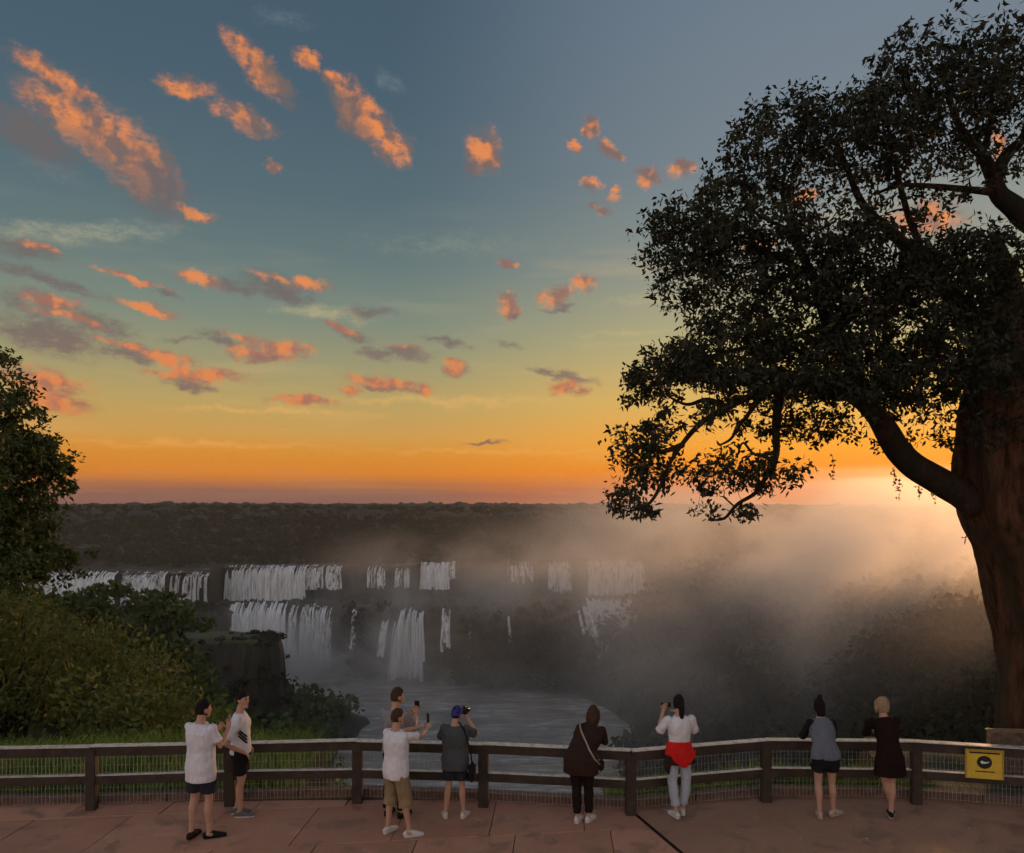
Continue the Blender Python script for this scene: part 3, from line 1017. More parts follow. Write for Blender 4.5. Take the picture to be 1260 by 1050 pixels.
PZ = plateau_z(PXw, PY)
EM = vnoise(PXw, PY, 33, 1, 0.022)
PZ = PZ + np.where(PR > 1400, np.clip(EM - 0.66, 0, 1) * 70, 0)
PZ = PZ + np.where(PR > 1400, (vnoise(PXw, PY, 31, 3, 0.03) - 0.35) * 20, 0)
pl = link('plateau', mesh_np('plateau', np.stack([PXw, PY, PZ], -1).reshape(-1, 3), grid_faces(*PX.shape), True), M['farland'])
tag(pl, kind='structure')

# upper river: shallow water feeding the falls with pale riffles
m2 = MB()
for (a, b, yo, ln) in ((-120, 145, 4, 22), (150, 206, 4, 26), (208, 258, 4, 18), (276, 420, 4, 20), (450, 560, 4, 14), (622, 702, 4, 12), (722, 792, 4, 22)):
    pts = []
    for px in np.linspace(a, b, 12):
        y0 = np.interp(px, pxs, UPY) - 3
        pts.append(((px - 630) / F * y0, y0, LIP + 0.2))
    for px in np.linspace(b, a, 12):
        y0 = np.interp(px, pxs, UPY) + ln + random.uniform(-3, 6)
        pts.append(((px - 630) / F * y0, y0, LIP + 0.9))
    m2.add(pts, [tuple(range(len(pts)))])
ur = m2.build('upper_river', M['upper_water'])
tag(ur, kind='structure')

# ------------------------------------------------------------------ waterfalls
FALLN = [0]


def waterfall(label, top, bottom, density=0.9, colw=1.5, dense=False, bulge=1.0, ragged=0.1, ledge=None):
    """top / bottom = (px0, px1, py, Y); columns of water of uneven width hang between the two lips"""
    FALLN[0] += 1
    rng = np.random.default_rng(100 + FALLN[0])
    (a0, a1, ay, aY), (b0, b1, by, bY) = top, bottom
    width = (a1 - a0) / F * aY
    nc = max(2, int(width / (colw * 0.62)))
    edges = np.cumsum(rng.uniform(0.35, 1.6, nc))
    edges = np.r_[0, edges / edges[-1]]
    A0, A1 = at(a0, ay, aY), at(a1, ay, aY)
    B0, B1 = at(b0, by, bY), at(b1, by, bY)
    V, Fc = [], []
    nz, nw = 12, 4
    clump = vnoise(edges * nc * 0.22, edges * 0, FALLN[0], 2)
    for c in range(nc):
        if rng.uniform() > density + (clump[c] - 0.5) * 0.6:
            continue
        e0, e1 = edges[c], edges[c + 1]
        t0 = rng.uniform(-0.03, ragged) if rng.uniform() < 0.75 else rng.uniform(0, ragged * 2.5)
        t1 = 1 - (rng.uniform(0, ragged * 1.5) if rng.uniform() < 0.8 else rng.uniform(0, ragged * 4))
        ph, dep = rng.uniform(0, 6.28), rng.uniform(0.2, 1.6) * bulge
        base = len(V)
        for k in range(nz + 1):
            s = k / nz
            t = t0 + (t1 - t0) * s
            wav = 0.25 * math.sin(ph + s * 5) * colw * s
            flare = 1.0 + 0.35 * s
            for q in range(nw + 1):
                u = q / nw
                e = e0 + (e1 - e0) * (0.5 + (u - 0.5) * flare)
                pa, pb = A0.lerp(A1, e), B0.lerp(B1, e)
                p = pa.lerp(pb, t)
                # leaps clear of the rock then falls
                p.y += -(3.2 * (1 - math.exp(-s * 5))) - dep * math.sin(math.pi * u) + 5.0 * (s < 0.01)
                p.x += wav
                if k == 0:
                    p.z += 0.9
                V.append(p)
        for k in range(nz):
            for q in range(nw):
                i = base + k * (nw + 1) + q
                Fc.append((i, i + nw + 1, i + nw + 2, i + 1))
    o = MB()
    o.v, o.f = V, Fc
    # origin at the foot of the fall
    ctr = (B0 + B1) / 2
    o.v = [tuple(Vector(p) - ctr) for p in V]
    w = o.build('waterfall', M['falls_dense' if dense else 'falls'], smooth=True)
    w.location = ctr
    tag(w, label, 'waterfall', 'waterfalls along the gorge wall')
    return w


Yu = lambda px: float(np.interp(px, pxs, UPY)) - 4
Yl = lambda px: float(np.interp(px, pxs, LOY)) - 5


def wf_up(label, p0, p1, y0, y1, **k):
    Y = Yu((p0 + p1) / 2)
    return waterfall(label, (p0, p1, y0, Y), (p0 - 1, p1 + 1, y1, Y - 6), **k)


def wf_lo(label, p0, p1, y0, y1, q0=None, q1=None, **k):
    Y = Yl((p0 + p1) / 2)
    return waterfall(label, (p0, p1, y0, Y), (q0 if q0 is not None else p0 - 1, q1 if q1 is not None else p1 + 1, y1, Y - 9), **k)


wf_up('wide pale sheet of falling water behind the leafy left-hand branches', -60, 142, 706, 745, density=1.2, dense=True, ragged=0.04, bulge=.6)
wf_up('short fringe waterfall with even white strands left of the tangled cascade', 152, 204, 706, 750, density=1.15, ragged=0.05)
wf_up('tangled braided cascade between the fringe fall and the broad curtain', 211, 256, 704, 760, density=0.85, ragged=0.22, bulge=1.8)
wf_up('broad white curtain, the widest upper waterfall above the flat-topped headland', 278, 376, 698, 750, density=1.35, dense=True, ragged=0.05)
wf_up('short comb of thin white strands at the right end of the broad curtain', 374, 420, 697, 726, density=0.9, colw=1.8, ragged=0.08)
wf_lo('misty lower curtain beneath the broad white waterfall', 282, 352, 744, 826, density=1.3, dense=True, ragged=0.05)
wf_lo('lower strands of water right of the misty curtain', 356, 408, 747, 822, density=0.85, ragged=0.10)
wf_lo('single thin vertical thread of water on the dark wall', 433, 438, 752, 802, density=1.5, colw=1.6)
wf_up('small narrow upper fall left of the pale block of water', 453, 474, 698, 724, density=.9)
wf_up('pair of faint upper strands beside the pale block of water', 487, 504, 700, 724, density=.8)
wf_up('pale block of falling water above the tall central cascade', 518, 552, 694, 726, density=1.2, dense=True, ragged=.04)
wf_up('two slim strands at the edge of the pale block of water', 553, 560, 692, 714, density=1.1)
wf_lo('tall central cascade widening to the river in spray', 486, 521, 752, 838, 477, 524, density=1.1, dense=True, ragged=.1, bulge=1.8)
wf_lo('slanting thin fall left of the tall central cascade', 470, 478, 764, 814, 464, 472, density=1.2)
wf_lo('slim twin strands right of the tall central cascade', 544, 554, 750, 804, density=.9, ragged=.2)
wf_up('small stepped upper fall over a dark rock notch', 625, 656, 693, 718, density=.95, ragged=.3)
wf_up('upper fall of pale parallel strands next to the big right cascade', 675, 702, 693, 731, density=1.05, ragged=.05)
wf_up('crest of the big right cascade, evenly striped white water', 724, 792, 692, 742, density=1.15, ragged=.06)
waterfall('smooth white chute of the big right cascade narrowing downwards', (722, 791, 740, 588), (736, 774, 812, 556), density=1.4, dense=True, ragged=.03, bulge=2.0)
wf_lo('slanting side spout left of the white chute', 717, 726, 748, 784, 722, 736, density=1.2)
wf_lo('bright side spout right of the white chute', 783, 791, 752, 800, 774, 781, density=1.0)
wf_lo('long faint thread of water on the dark central wall', 624, 627, 757, 816, 628, 632, density=1.5, colw=1.4)
wf_lo('short faint thread of water left on the dark central wall', 578, 581, 768, 812, 575, 578, density=1.5, colw=1.4)
wf_lo('thin spout below the parallel upper strands', 711, 714, 754, 782, 716, 720, density=1.5, colw=1.4)

# foam where the right cascade meets the river
m2 = MB()
rng = np.random.default_rng(77)
fo = []
for i in range(150):
    px, py = rng.normal(742, 9), rng.uniform(818, 840)
    Yq = (EYE - RIV) * F / (py - HOR) - 4
    p = at(px, py, Yq)
    p.z = RIV + 0.6
    fo.append(p)
for p in fo:
    r = rng.uniform(0.8, 2.4)
    m2.ellipsoid(p, (r * 1.6, r, r * 0.7), nu=7, nv=4)
for i in range(26):
    t = i / 25
    p = at(730 - 42 * t + rng.normal(0, 1), 836 + 7 * t, 1)
    py = 836 + 7 * t
    Yq = (EYE - RIV) * F / (py - HOR)
    p = at(730 - 42 * t, py, Yq)
    p.z = RIV + 0.4
    m2.ellipsoid(p, (2.2, 1.2, 0.6), nu=7, nv=4)
foam = m2.build('river_foam', M['falls_dense'], smooth=True)
tag(foam, 'churned white foam where the right chute meets the river', 'foam', kind='stuff')

# ------------------------------------------------------------------ valley sides
def cpt(px, py, Y, ch):
    p = at(px, py, Y)
    return (p.x, p.y, p.z - ch)


left = RBF([cpt(-160, 705, 40, 5), cpt(0, 735, 40, 4), cpt(60, 742, 46, 4), cpt(110, 800, 46, 4), cpt(160, 862, 42, 4), cpt(250, 915, 34, 3), cpt(330, 960, 28, 2),
            cpt(420, 1050, 30, 2), cpt(520, 1150, 34, 2),
            cpt(-220, 700, 120, 7), cpt(0, 742, 120, 7), cpt(90, 762, 120, 7), cpt(165, 806, 120, 7), cpt(230, 866, 112, 7), cpt(320, 915, 112, 6), cpt(400, 1010, 112, 5),
            cpt(-220, 705, 240, 9), cpt(50, 738, 240, 9), cpt(140, 750, 240, 9), cpt(200, 762, 240, 9), cpt(240, 806, 235, 8), cpt(280, 866, 235, 8), cpt(340, 905, 240, 7), cpt(380, 1000, 240, 4),
            cpt(-220, 720, 460, 9), cpt(100, 752, 420, 9), cpt(200, 772, 400, 8),
            (-170, 345, -70), (-150, 385, -96), (-112, 350, -104), (-100, 385, -104), (-100, 420, -106), (-118, 440, -108), (-160, 450, -100), (-200, 460, -75),
            (-98, 343, -118), (-91, 365, -118), (-84, 400, -118), (-81, 428, -118), (-80, 452, -118), (-95, 480, -118), (-125, 500, -119), (-180, 505, -119), (-300, 510, -110),
            (-60, 343, -126), (-60, 420, -126), (-60, 480, -126), (-90, 505, -126), (-70, 260, -124), (-45, 180, -120), (-20, 110, -95), (-30, 300, -135)])
right = RBF([(44, 543, -118.5), (57, 480, -118.5), (66, 445, -118.5), (60, 412, -118.5), (51, 380, -118.5), (46, 340, -118.5), (38, 280, -120), (20, 200, -120), (8, 120, -105),
             (20, 543, -127), (20, 440, -127), (20, 340, -130), (0, 250, -130), (10, 400, -127),
             (70, 545, -92), (86, 545, -72), (112, 560, -54), (170, 575, -50), (330, 570, -46), (84, 470, -96), (92, 420, -94), (80, 380, -92), (76, 330, -92), (62, 260, -88),
             (115, 470, -66), (122, 400, -64), (112, 330, -62), (92, 250, -60), (60, 160, -60), (38, 90, -55), (20, 50, -40), (8, 24, -18), (12, 16, -6), (20, 16, -4),
             (165, 440, -45), (150, 350, -42), (130, 260, -38), (100, 160, -34), (60, 80, -24), (34, 40, -14), (24, 22, -5),
             (260, 400, -40), (240, 300, -34), (200, 200, -26), (130, 100, -16), (70, 50, -8)])


def land(name, fn, b0, b1, y0, y1, nb, ny, seed, amp):
    bx = np.linspace(b0, b1, nb)
    yy = np.geomspace(y0, y1, ny)
    B, Y = np.meshgrid(bx, yy)
    X = B * Y
    Z = fn(X, Y) + (vnoise(X, Y, seed, 4, 0.05) - 0.5) * amp * np.clip(Y / 120, 0.1, 1)
    o = link(name, mesh_np(name, np.stack([X, Y, Z], -1).reshape(-1, 3), grid_faces(*X.shape), True), M['land'])
    tag(o, kind='structure')
    return o


land('left_slope', left, -0.95, -0.02, 18, 520, 150, 120, 41, 7)
land('right_slope', right, -0.01, 0.95, 17, 590, 170, 130, 42, 9)

# flat-topped headland with a sheer columnar face
hx0, hx1 = at(222, 780, 400).x, at(344, 780, 400).x
ang_n = 160
ring = []
cx, cy = (hx0 + hx1) / 2 - 14, 402
for i in range(ang_n):
    a = 2 * math.pi * i / ang_n
    ca, sa = math.cos(a), math.sin(a)
    ex = 0.6
    px_ = cx + (hx1 - hx0 + 28) / 2 * math.copysign(abs(ca) ** ex, ca)
    py_ = cy + 18 * math.copysign(abs(sa) ** ex, sa)
    ring.append((px_, py_))
rows_h = []
for t in np.linspace(0, 1, 13):
    row = []
    for i, (x, y) in enumerate(ring):
        nz = mnoise.noise(Vector((i * 0.22, t * 2.2, 3.0))) * 3.0 + mnoise.noise(Vector((i * .9, t * 0.7, 8.0))) * 3.0
        k = 1 + 0.03 * t + nz * 0.017 + 0.035 * mnoise.noise(Vector((x * .06, y * .06, t * 1.5)))
        if t == 0:
            k -= 0.03
        zt = -62.0 + mnoise.noise(Vector((x * .05, y * .05, 1))) * 2.6
        row.append((cx + (x - cx) * k, cy + (y - cy) * k, zt + (-112 - zt) * t))
    rows_h.append(row)
V = np.array(rows_h)
n = ang_n
fcs = []
for r in range(V.shape[0] - 1):
    for i in range(n):
        j = (i + 1) % n
        fcs.append((r * n + i, r * n + j, (r + 1) * n + j, (r + 1) * n + i))
head = link('headland', mesh_np('headland', V.reshape(-1, 3), np.array(fcs), True), M['rock'])
tag(head, kind='structure')
m2 = MB()
tp = [(cx + (x - cx) * 0.985, cy + (y - cy) * 0.985, -61.1 + mnoise.noise(Vector((x * .05, y * .05, 1))) * 2.6) for x, y in ring]
tp2 = [(cx + (x - cx) * 1.0, cy + (y - cy) * 1.0, z - 1.6) for (x, y, z) in tp]
m2.add(tp + tp2 + [(cx, cy, -60.6)], [(i, (i + 1) % n, 2 * n) for i in range(n)] + [(n + i, n + (i + 1) % n, (i + 1) % n, i) for i in range(n)])
ht = m2.build('headland_top', M['grassrock'], head, smooth=True)
tag(ht, kind='structure')


# ------------------------------------------------------------------ foliage masses
def crown_cloud(rng, n_cl, r, flat=0.75):
    """points of leaf clumps over an uneven crown of unit radius"""
    lob = rng.normal(size=(6, 3)) * 0.38
    c = lob[rng.integers(0, 6, n_cl)]
    d = rng.normal(size=(n_cl, 3))
    d /= np.linalg.norm(d, axis=1)[:, None]
    p = c + d * (0.62 * rng.uniform(0.35, 1, n_cl) ** 0.5)[:, None]
    p[:, 2] *= flat
    return p * r


def forest(name, pts, rad, leaves, card, material, seed, flat=0.8):
    """many crowns joined into one mass; pts = (n,3) crown bases"""
    rng = np.random.default_rng(seed)
    allc = []
    allw = []
    lv = np.broadcast_to(leaves, len(pts))
    cd = np.broadcast_to(card, len(pts))
    for p, r, n_, c_ in zip(pts, rad, lv, cd):
        c = crown_cloud(rng, int(n_), r, flat)
        allc.append(c + p + np.array([0, 0, r * 0.6]))
        allw.append(np.full(int(n_), r * c_))
    C = np.concatenate(allc)
    W = np.concatenate(allw)
    v, f = leaf_cards(C, 1.0, 1.0, seed=seed)
    # scale cards with the crown
    ctr = np.repeat(C, 4, 0)
    v = ctr + (v - ctr) * np.repeat(W, 4)[:, None]
    return link(name, mesh_np(name, v, f), material)


rng = np.random.default_rng(50)


def scatter(fn, b0, b1, y0, y1, n, cond=None, power=1.0):
    Y = np.sqrt(rng.uniform(y0 ** 2, y1 ** 2, n)) if power == 1 else y0 * (y1 / y0) ** rng.uniform(0, 1, n)
    B = rng.uniform(b0, b1, n)
    X = B * Y
    Z = fn(X, Y)
    k = Z > RIV + 2
    if cond is not None:
        k &= cond(X, Y, Z)
    return np.stack([X, Y, Z - 0.5], 1)[k]


in_head = lambda X, Y: (X > hx0 - 24) & (X < hx1 + 8) & (Y > 372) & (Y < 430)
pl_ = scatter(left, -0.72, -0.14, 60, 500, 1700, lambda X, Y, Z: ~in_head(X, Y), power=0)
rl = (2.2 + 0.014 * pl_[:, 1]) * rng.uniform(0.7, 1.35, len(pl_))
o = forest('slope_forest', pl_, rl, np.where(pl_[:, 1] < 150, 270, 100), np.where(pl_[:, 1] < 150, 0.21, 0.30), M['leaf_mid'], 61)
tag(o, 'dense olive-green woodland covering the left valley slope down to the river', 'woodland', kind='stuff')
pr_ = scatter(right, 0.05, 0.75, 80, 585, 2000, power=0)
rr_ = (1.9 + 0.016 * pr_[:, 1]) * rng.uniform(0.7, 1.35, len(pr_))
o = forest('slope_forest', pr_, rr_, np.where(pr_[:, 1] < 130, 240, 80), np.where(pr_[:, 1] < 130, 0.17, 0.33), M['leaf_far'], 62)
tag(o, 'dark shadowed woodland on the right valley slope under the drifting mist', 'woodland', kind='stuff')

# plateau forest: crowns thin out with distance, the far canopy is the relief of the plateau itself
Yp = 660 * (4200 / 660) ** rng.uniform(0, 1, 7000) ** 1.0
Bp = rng.uniform(-0.78, 0.70, 7000)
Yp = np.maximum(Yp, np.interp(Bp * F + 630, pxs, UPY) + 5)
pxp = Bp * F + 630
wet = np.zeros(len(pxp), bool)
for a, b, dep in ((-60, 145, 26), (150, 206, 30), (208, 258, 22), (276, 420, 22), (452, 474, 18), (487, 504, 18), (518, 560, 20), (625, 656, 18), (675, 702, 18), (722, 792, 26)):
    wet |= (pxp > a) & (pxp < b) & (Yp < np.interp(pxp, pxs, UPY) + dep)
Xp = Bp * Yp
Zp = plateau_z(Xp, Yp)
k = ~wet
pp = np.stack([Xp, Yp, Zp - 1.0], 1)[k]
rp = (3.6 + 0.0026 * pp[:, 1]) * rng.uniform(0.65, 1.4, len(pp))
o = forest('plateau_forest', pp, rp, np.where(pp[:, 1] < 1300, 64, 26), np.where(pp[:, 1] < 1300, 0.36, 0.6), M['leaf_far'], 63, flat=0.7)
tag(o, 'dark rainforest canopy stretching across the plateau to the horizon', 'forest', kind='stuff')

# scrub on the ledges between the falls
pe = []
for i in range(520):
    px = rng.uniform(-60, 830)
    t = rng.uniform(0.05, 1.0)
    yu, yl = float(np.interp(px, pxs, UPY)) - 5, float(np.interp(px, pxs, LOY))
    falls = any(a < px < b for a, b in ((278, 420), (483, 523), (722, 792)))
    if falls and rng.uniform() < 0.93:
        continue
    y = yu * (1 - t) + yl * t
    pe.append(((px - 630) / F * y, y, LEDGE - 1 + rng.uniform(-2, 2)))
for i in range(420):
    px = rng.uniform(425, 722)
    if 462 < px < 560:
        continue
    t = rng.uniform(0.0, 1) ** 0.7
    y = float(np.interp(px, pxs, LOY)) - 8 - 16 * t
    pe.append(((px - 630) / F * y, y, LEDGE - 4 - (RIV * -1 + LEDGE + 1) * -1 * -t if False else LEDGE + (RIV + 3 - LEDGE) * t))
for i in range(150):
    a_ = rng.uniform(0, 6.28)
    q = ring[int(rng.integers(0, ang_n))]
    s_ = rng.uniform(0.3, 1.0) ** 0.4
    pe.append((cx + (q[0] - cx) * s_, cy + (q[1] - cy) * s_, -62.6))
for i in range(70):
    q = ring[int(rng.integers(0, ang_n))]
    pe.append((cx + (q[0] - cx) * 1.05, cy + (q[1] - cy) * 1.10, rng.uniform(-108, -72)))
pe = np.array(pe)
re_ = rng.uniform(2.2, 5.2, len(pe))
re_[-220:-70] = rng.uniform(0.9, 2.8, 150)
re_[-70:] = rng.uniform(1.2, 4.0, 70)
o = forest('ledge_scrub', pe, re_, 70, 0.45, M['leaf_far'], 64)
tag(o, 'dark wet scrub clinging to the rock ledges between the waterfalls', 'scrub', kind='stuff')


# ------------------------------------------------------------------ single trees and shrubs
def tubes(name, polys, material, parent, nside=7):
    mb = MB()
    for pts, rad in polys:
        mb.tube(pts, rad, nside, cap='round')
    return mb.build(name, material, parent, smooth=True)


def shrub_proto(seed, r, leaves, card, leafm, name, tall=1.0):
    rng2 = np.random.default_rng(seed)
    root = empty(name, (0, 0, 0))
    polys = []
    tips = []
    for i in range(9):
        a = rng2.uniform(0, 6.28)
        d = rng2.uniform(0.2, 0.75) * r
        h = rng2.uniform(0.5, 1.0) * r * 1.3 * tall
        p0 = Vector((0, 0, -0.3 * r))
        p1 = Vector((math.cos(a) * d * 0.4, math.sin(a) * d * 0.4, h * 0.45))
        p2 = Vector((math.cos(a) * d, math.sin(a) * d, h))
        polys.append(([p0, p1, p2], [0.035 * r, 0.024 * r, 0.008 * r]))
        tips.append(np.array(p2))
    tubes('stem', polys, M['twig'], root, 5)
    tips = np.array(tips)
    c = tips[rng2.integers(0, len(tips), leaves)]
    dv = rng2.normal(size=(leaves, 3))
    dv /= np.linalg.norm(dv, axis=1)[:, None]
    pts = c + dv * (r * 0.46 * rng2.uniform(0.2, 1, leaves) ** 0.5)[:, None]
    pts[:, 2] = np.maximum(pts[:, 2], 0.0)
    low = rng2.uniform(0, 1, leaves) < 0.3
    pts[low, 2] *= 0.45
    v, f = leaf_cards(pts, card * 1.5, card * 0.8, droop=0.3, outward=dv * 0.5, seed=seed)
    cr = link('foliage', mesh_np('foliage', v, f), leafm, root)
    cr['kind'] = 'stuff'
    return root


protos = [shrub_proto(201 + i, 2.6, 2600, 0.16, M[('leaf_shrub', 'leaf_olive', 'leaf_shrub')[i % 3]], 'leafy_shrub', (1.0, 1.25, 0.8)[i % 3]) for i in range(6)]
SHR_LAB = 'leafy green shrub on the near left slope below the railing'
SHR_LAB2 = 'yellowish olive shrub on the near left slope below the railing'
rng3 = np.random.default_rng(91)
cands = []
for i in range(900):
    Y = 19.5 * (78 / 19.5) ** rng3.uniform(0, 1)
    b = rng3.uniform(-0.70, -0.20)
    X = b * Y
    Z = max(float(left(np.array([X]), np.array([Y]))[0]), np.interp(Y, [16, 20, 23], [-1.0, -3.2, -30]) if Y < 23 else -99)
    r = 1.6 + 0.022 * Y
    if all((X - q[0]) ** 2 + (Y - q[1]) ** 2 > (0.62 * (r + q[3])) ** 2 for q in cands):
        cands.append((X, Y, Z, r))
used = set()
for i, (X, Y, Z, r) in enumerate(cands[:85]):
    k = int(rng3.integers(0, 6))
    if Y < 45 and (X / Y) < -0.5 and rng3.uniform() < 0.5:
        k = 1 if rng3.uniform() < .5 else 4
    o = protos[k] if k not in used else copy_tree(protos[k])
    used.add(k)
    s = r / 2.6
    o.location = (X, Y, Z - 0.2)
    o.scale = (s, s, s * rng3.uniform(0.85, 1.2))
    o.rotation_euler = (0, 0, rng3.uniform(0, 6.28))
    tag(o, SHR_LAB2 if k in (1, 4) else SHR_LAB, 'shrub', 'olive shrubs on the near left slope' if k in (1, 4) else 'green shrubs on the near left slope')
for k in range(6):
    if k not in used:
        for ch in list(protos[k].children):
            bpy.data.objects.remove(ch)
        bpy.data.objects.remove(protos[k])


def far_tree(name, label, base, h, r, flat, seed, card, umbrella=False, group=None):
    rng2 = np.random.default_rng(seed)
    root = empty(name, base)
    polys = [([(0, 0, -3), (0.02 * h, 0, h * 0.5), (0, 0, h * 0.92)], [0.035 * h, 0.028 * h, 0.012 * h])]
    for i in range(7):
        a = rng2.uniform(0, 6.28)
        polys.append(([(0, 0, h * 0.55), (math.cos(a) * r * .4, math.sin(a) * r * .4, h * .8), (math.cos(a) * r * .85, math.sin(a) * r * .85, h * (.95 if umbrella else .85))],
                      [0.014 * h, 0.01 * h, 0.004 * h]))
    tubes('trunk', polys, M['twig'], root, 6)
    pts = crown_cloud(rng2, 420, r, flat) + np.array([0, 0, h])
    v, f = leaf_cards(pts, card, card * 0.8, seed=seed)
    cr = link('crown', mesh_np('crown', v, f), M['leaf_mid'], root)
    cr['kind'] = 'stuff'
    tag(root, label, 'tree', group)
    return root


for (px, py, Y, h, r, fl, lab) in ((133, 737, 215, 15, 7.5, 0.42, 'umbrella-shaped tree standing against the pale left sheet of water'),
                                   (97, 741, 210, 12, 7, 0.45, 'low spreading tree crown left of the umbrella-shaped tree'),
                                   (188, 742, 235, 14, 7, 0.6, 'rounded tree in front of the short fringe waterfall'),
                                   (222, 762, 240, 12, 6, 0.6, 'small rounded tree at the brow above the headland'),
                                   (205, 758, 225, 12, 6.5, 0.6, 'dark bushy tree below the tangled cascade')):
    p = at(px, py, Y)
    far_tree('slope_tree', lab, (p.x, p.y, p.z - h), h, r, fl, int(px), 1.7, umbrella=fl < .5)

# small palm by the river under the headland
p = at(353, 838, 428)
pr = empty('palm_tree', (p.x, p.y, p.z - 6))
tubes('trunk', [([(0, 0, -6), (0.2, 0, 3), (0.1, 0, 6.2)], [0.3, 0.22, 0.18])], M['twig'], pr, 6)
mb = MB()
for i in range(13):
    a = i * 2.4
    L = 2.6 + (i % 3) * .5
    pts = [Vector((math.cos(a) * L * t, math.sin(a) * L * t, 6.2 + 1.3 * math.sin(t * 2.4) - 1.2 * t * t)) for t in (0, .35, .7, 1)]
    for j in range(3):
        s = Vector((-math.sin(a), math.cos(a), 0)) * (0.45 - 0.12 * j)
        s2 = Vector((-math.sin(a), math.cos(a), 0)) * (0.45 - 0.12 * (j + 1))
        q0, q1 = pts[j], pts[j + 1]
        dn = Vector((0, 0, -.3))
        mb.add([q0, q0 + s + dn, q1 + s2 + dn, q1], [(0, 1, 2, 3)])
        mb.add([q0, q0 - s + dn, q1 - s2 + dn, q1], [(3, 2, 1, 0)])
mb.build('crown', M['leaf_mid'], pr)
tag(pr, 'small lone palm on the low bank beside the headland cliff', 'palm')


# ------------------------------------------------------------------ branching trees: hand-placed limbs, grown twigs, leaf tufts
def grow_tree(root, limbs, blobs, seed, leafm, leaf_l, leaf_w, tuft_r, per_tuft, step=0.28, bark=None, Yd=13.0, spread=2.4, limb_names=True):
    """limbs: list of (points, radii) in world space. blobs: (px,py,rx,ry,count) at depth Yd +- spread"""
    rngt = np.random.default_rng(seed)
    base = Vector(root.location)
    nodes, rads = [], []
    for pts, rad in limbs:
        for i in range(len(pts) - 1):
            a, b = Vector(pts[i]), Vector(pts[i + 1])
            nseg = max(1, int((b - a).length / 0.25))
            for q in range(nseg):
                t = q / nseg
                rr = rad[i] + (rad[i + 1] - rad[i]) * t
                if rr < 0.4:
                    nodes.append(a.lerp(b, t))
                    rads.append(rr)
    targets = []
    for b in blobs:
        px, py, rx, ry, n = b[:5]
        y0 = b[5] if len(b) > 5 else Yd
        sp = b[6] if len(b) > 6 else spread
        for _ in range(n):
            while True:
                u = rngt.uniform(-1, 1, 3)
                if (u ** 2).sum() <= 1:
                    break
            Y = y0 + u[2] * sp
            # uneven outline: jitter beyond the blob now and then
            k = 1.0 + (rngt.uniform(0, 0.22) if rngt.uniform() < 0.2 else 0)
            X = (px + u[0] * rx * k - 630) / F * y0
            Z = EYE - (py + u[1] * ry * k - HOR) / F * y0
            targets.append(Vector((X, Y, Z)))
    NP = np.array([tuple(p) for p in nodes])
    NR = list(rads)
    T = np.array([tuple(p) for p in targets])
    dist = np.sqrt(((T[:, None] - NP[None]) ** 2).sum(-1)).min(1)
    order = np.argsort(dist)
    NPl = [p for p in NP]
    arr = np.zeros((len(NP) + len(T) * 5 + 10, 3))
    arr[:len(NP)] = NP
    cnt = len(NP)
    twigs = []
    for ti in order:
        t = T[ti]
        d2 = ((arr[:cnt] - t) ** 2).sum(1)
        # prefer thicker and closer wood
        j = int(np.argmin(d2))
        p0 = Vector(arr[j])
        L = math.sqrt(d2[j])
        if L < 0.05:
            continue
        r0 = min(NR[j] * 0.75, 0.010 + 0.017 * L)
        mid = p0.lerp(Vector(t), 0.5) + Vector(rngt.normal(0, 0.11 * L, 3)) + Vector((0, 0, 0.06 * L))
        q1 = p0.lerp(mid, 0.6) + Vector(rngt.normal(0, 0.04 * L, 3))
        q3 = mid.lerp(Vector(t), 0.55) + Vector(rngt.normal(0, 0.05 * L, 3))
        pts = [p0, q1, mid, q3, Vector(t)]
        rs = [r0, r0 * .85, r0 * .7, r0 * .5, max(0.003, r0 * .3)]
        twigs.append((pts, rs))
        for p, r in zip(pts[1:], rs[1:]):
            arr[cnt] = p
            NR.append(max(r, 0.006))
            cnt += 1
    mbt = MB()
    for pts, rs in twigs:
        mbt.tube([p - base for p in pts], rs, 4, cap='flat')
    tw = mbt.build('twigs', M['twig'], root, smooth=True)
    tw['kind'] = 'stuff'
    # leaf tufts at the twig ends
    n = len(T)
    nl = rngt.integers(int(per_tuft * 0.5), int(per_tuft * 1.5), n)
    C = np.repeat(T, nl, 0)
    dv = rngt.normal(size=C.shape)
    dv /= np.linalg.norm(dv, axis=1)[:, None]
    rad = tuft_r * rngt.uniform(0.15, 1.0, len(C)) ** 0.6 * np.repeat(rngt.uniform(0.5, 1.55, n), nl)
    P = C + dv * rad[:, None] * np.array([1, 1, 0.7])
    v, f = leaf_cards(P, leaf_l, leaf_w, droop=0.35, outward=dv * 0.8, seed=seed)
    v -= np.array(base)
    cr = link('crown', mesh_np('crown', v, f), leafm, root)
    cr['kind'] = 'stuff'
    return root


def limb(pts, rpx):
    """pts = (px, py, Y), rpx = half width in photograph pixels there"""
    P = [at(*p) for p in pts]
    Rr = [r / F * p[2] for r, p in zip(rpx, pts)]
    return P, Rr


def smooth_poly(P, Rr, k=5):
    out, ro = [], []
    n = len(P)
    for i in range(n - 1):
        p0, p1, p2, p3 = P[max(i - 1, 0)], P[i], P[i + 1], P[min(i + 2, n - 1)]
        for q in range(k):
            t = q / k
            out.append(0.5 * ((2 * p1) + (p2 - p0) * t + (2 * p0 - 5 * p1 + 4 * p2 - p3) * t * t + (3 * p1 - p0 - 3 * p2 + p3) * t ** 3))
            ro.append(Rr[i] + (Rr[i + 1] - Rr[i]) * t)
    out.append(P[-1])
    ro.append(Rr[-1])
    return out, ro


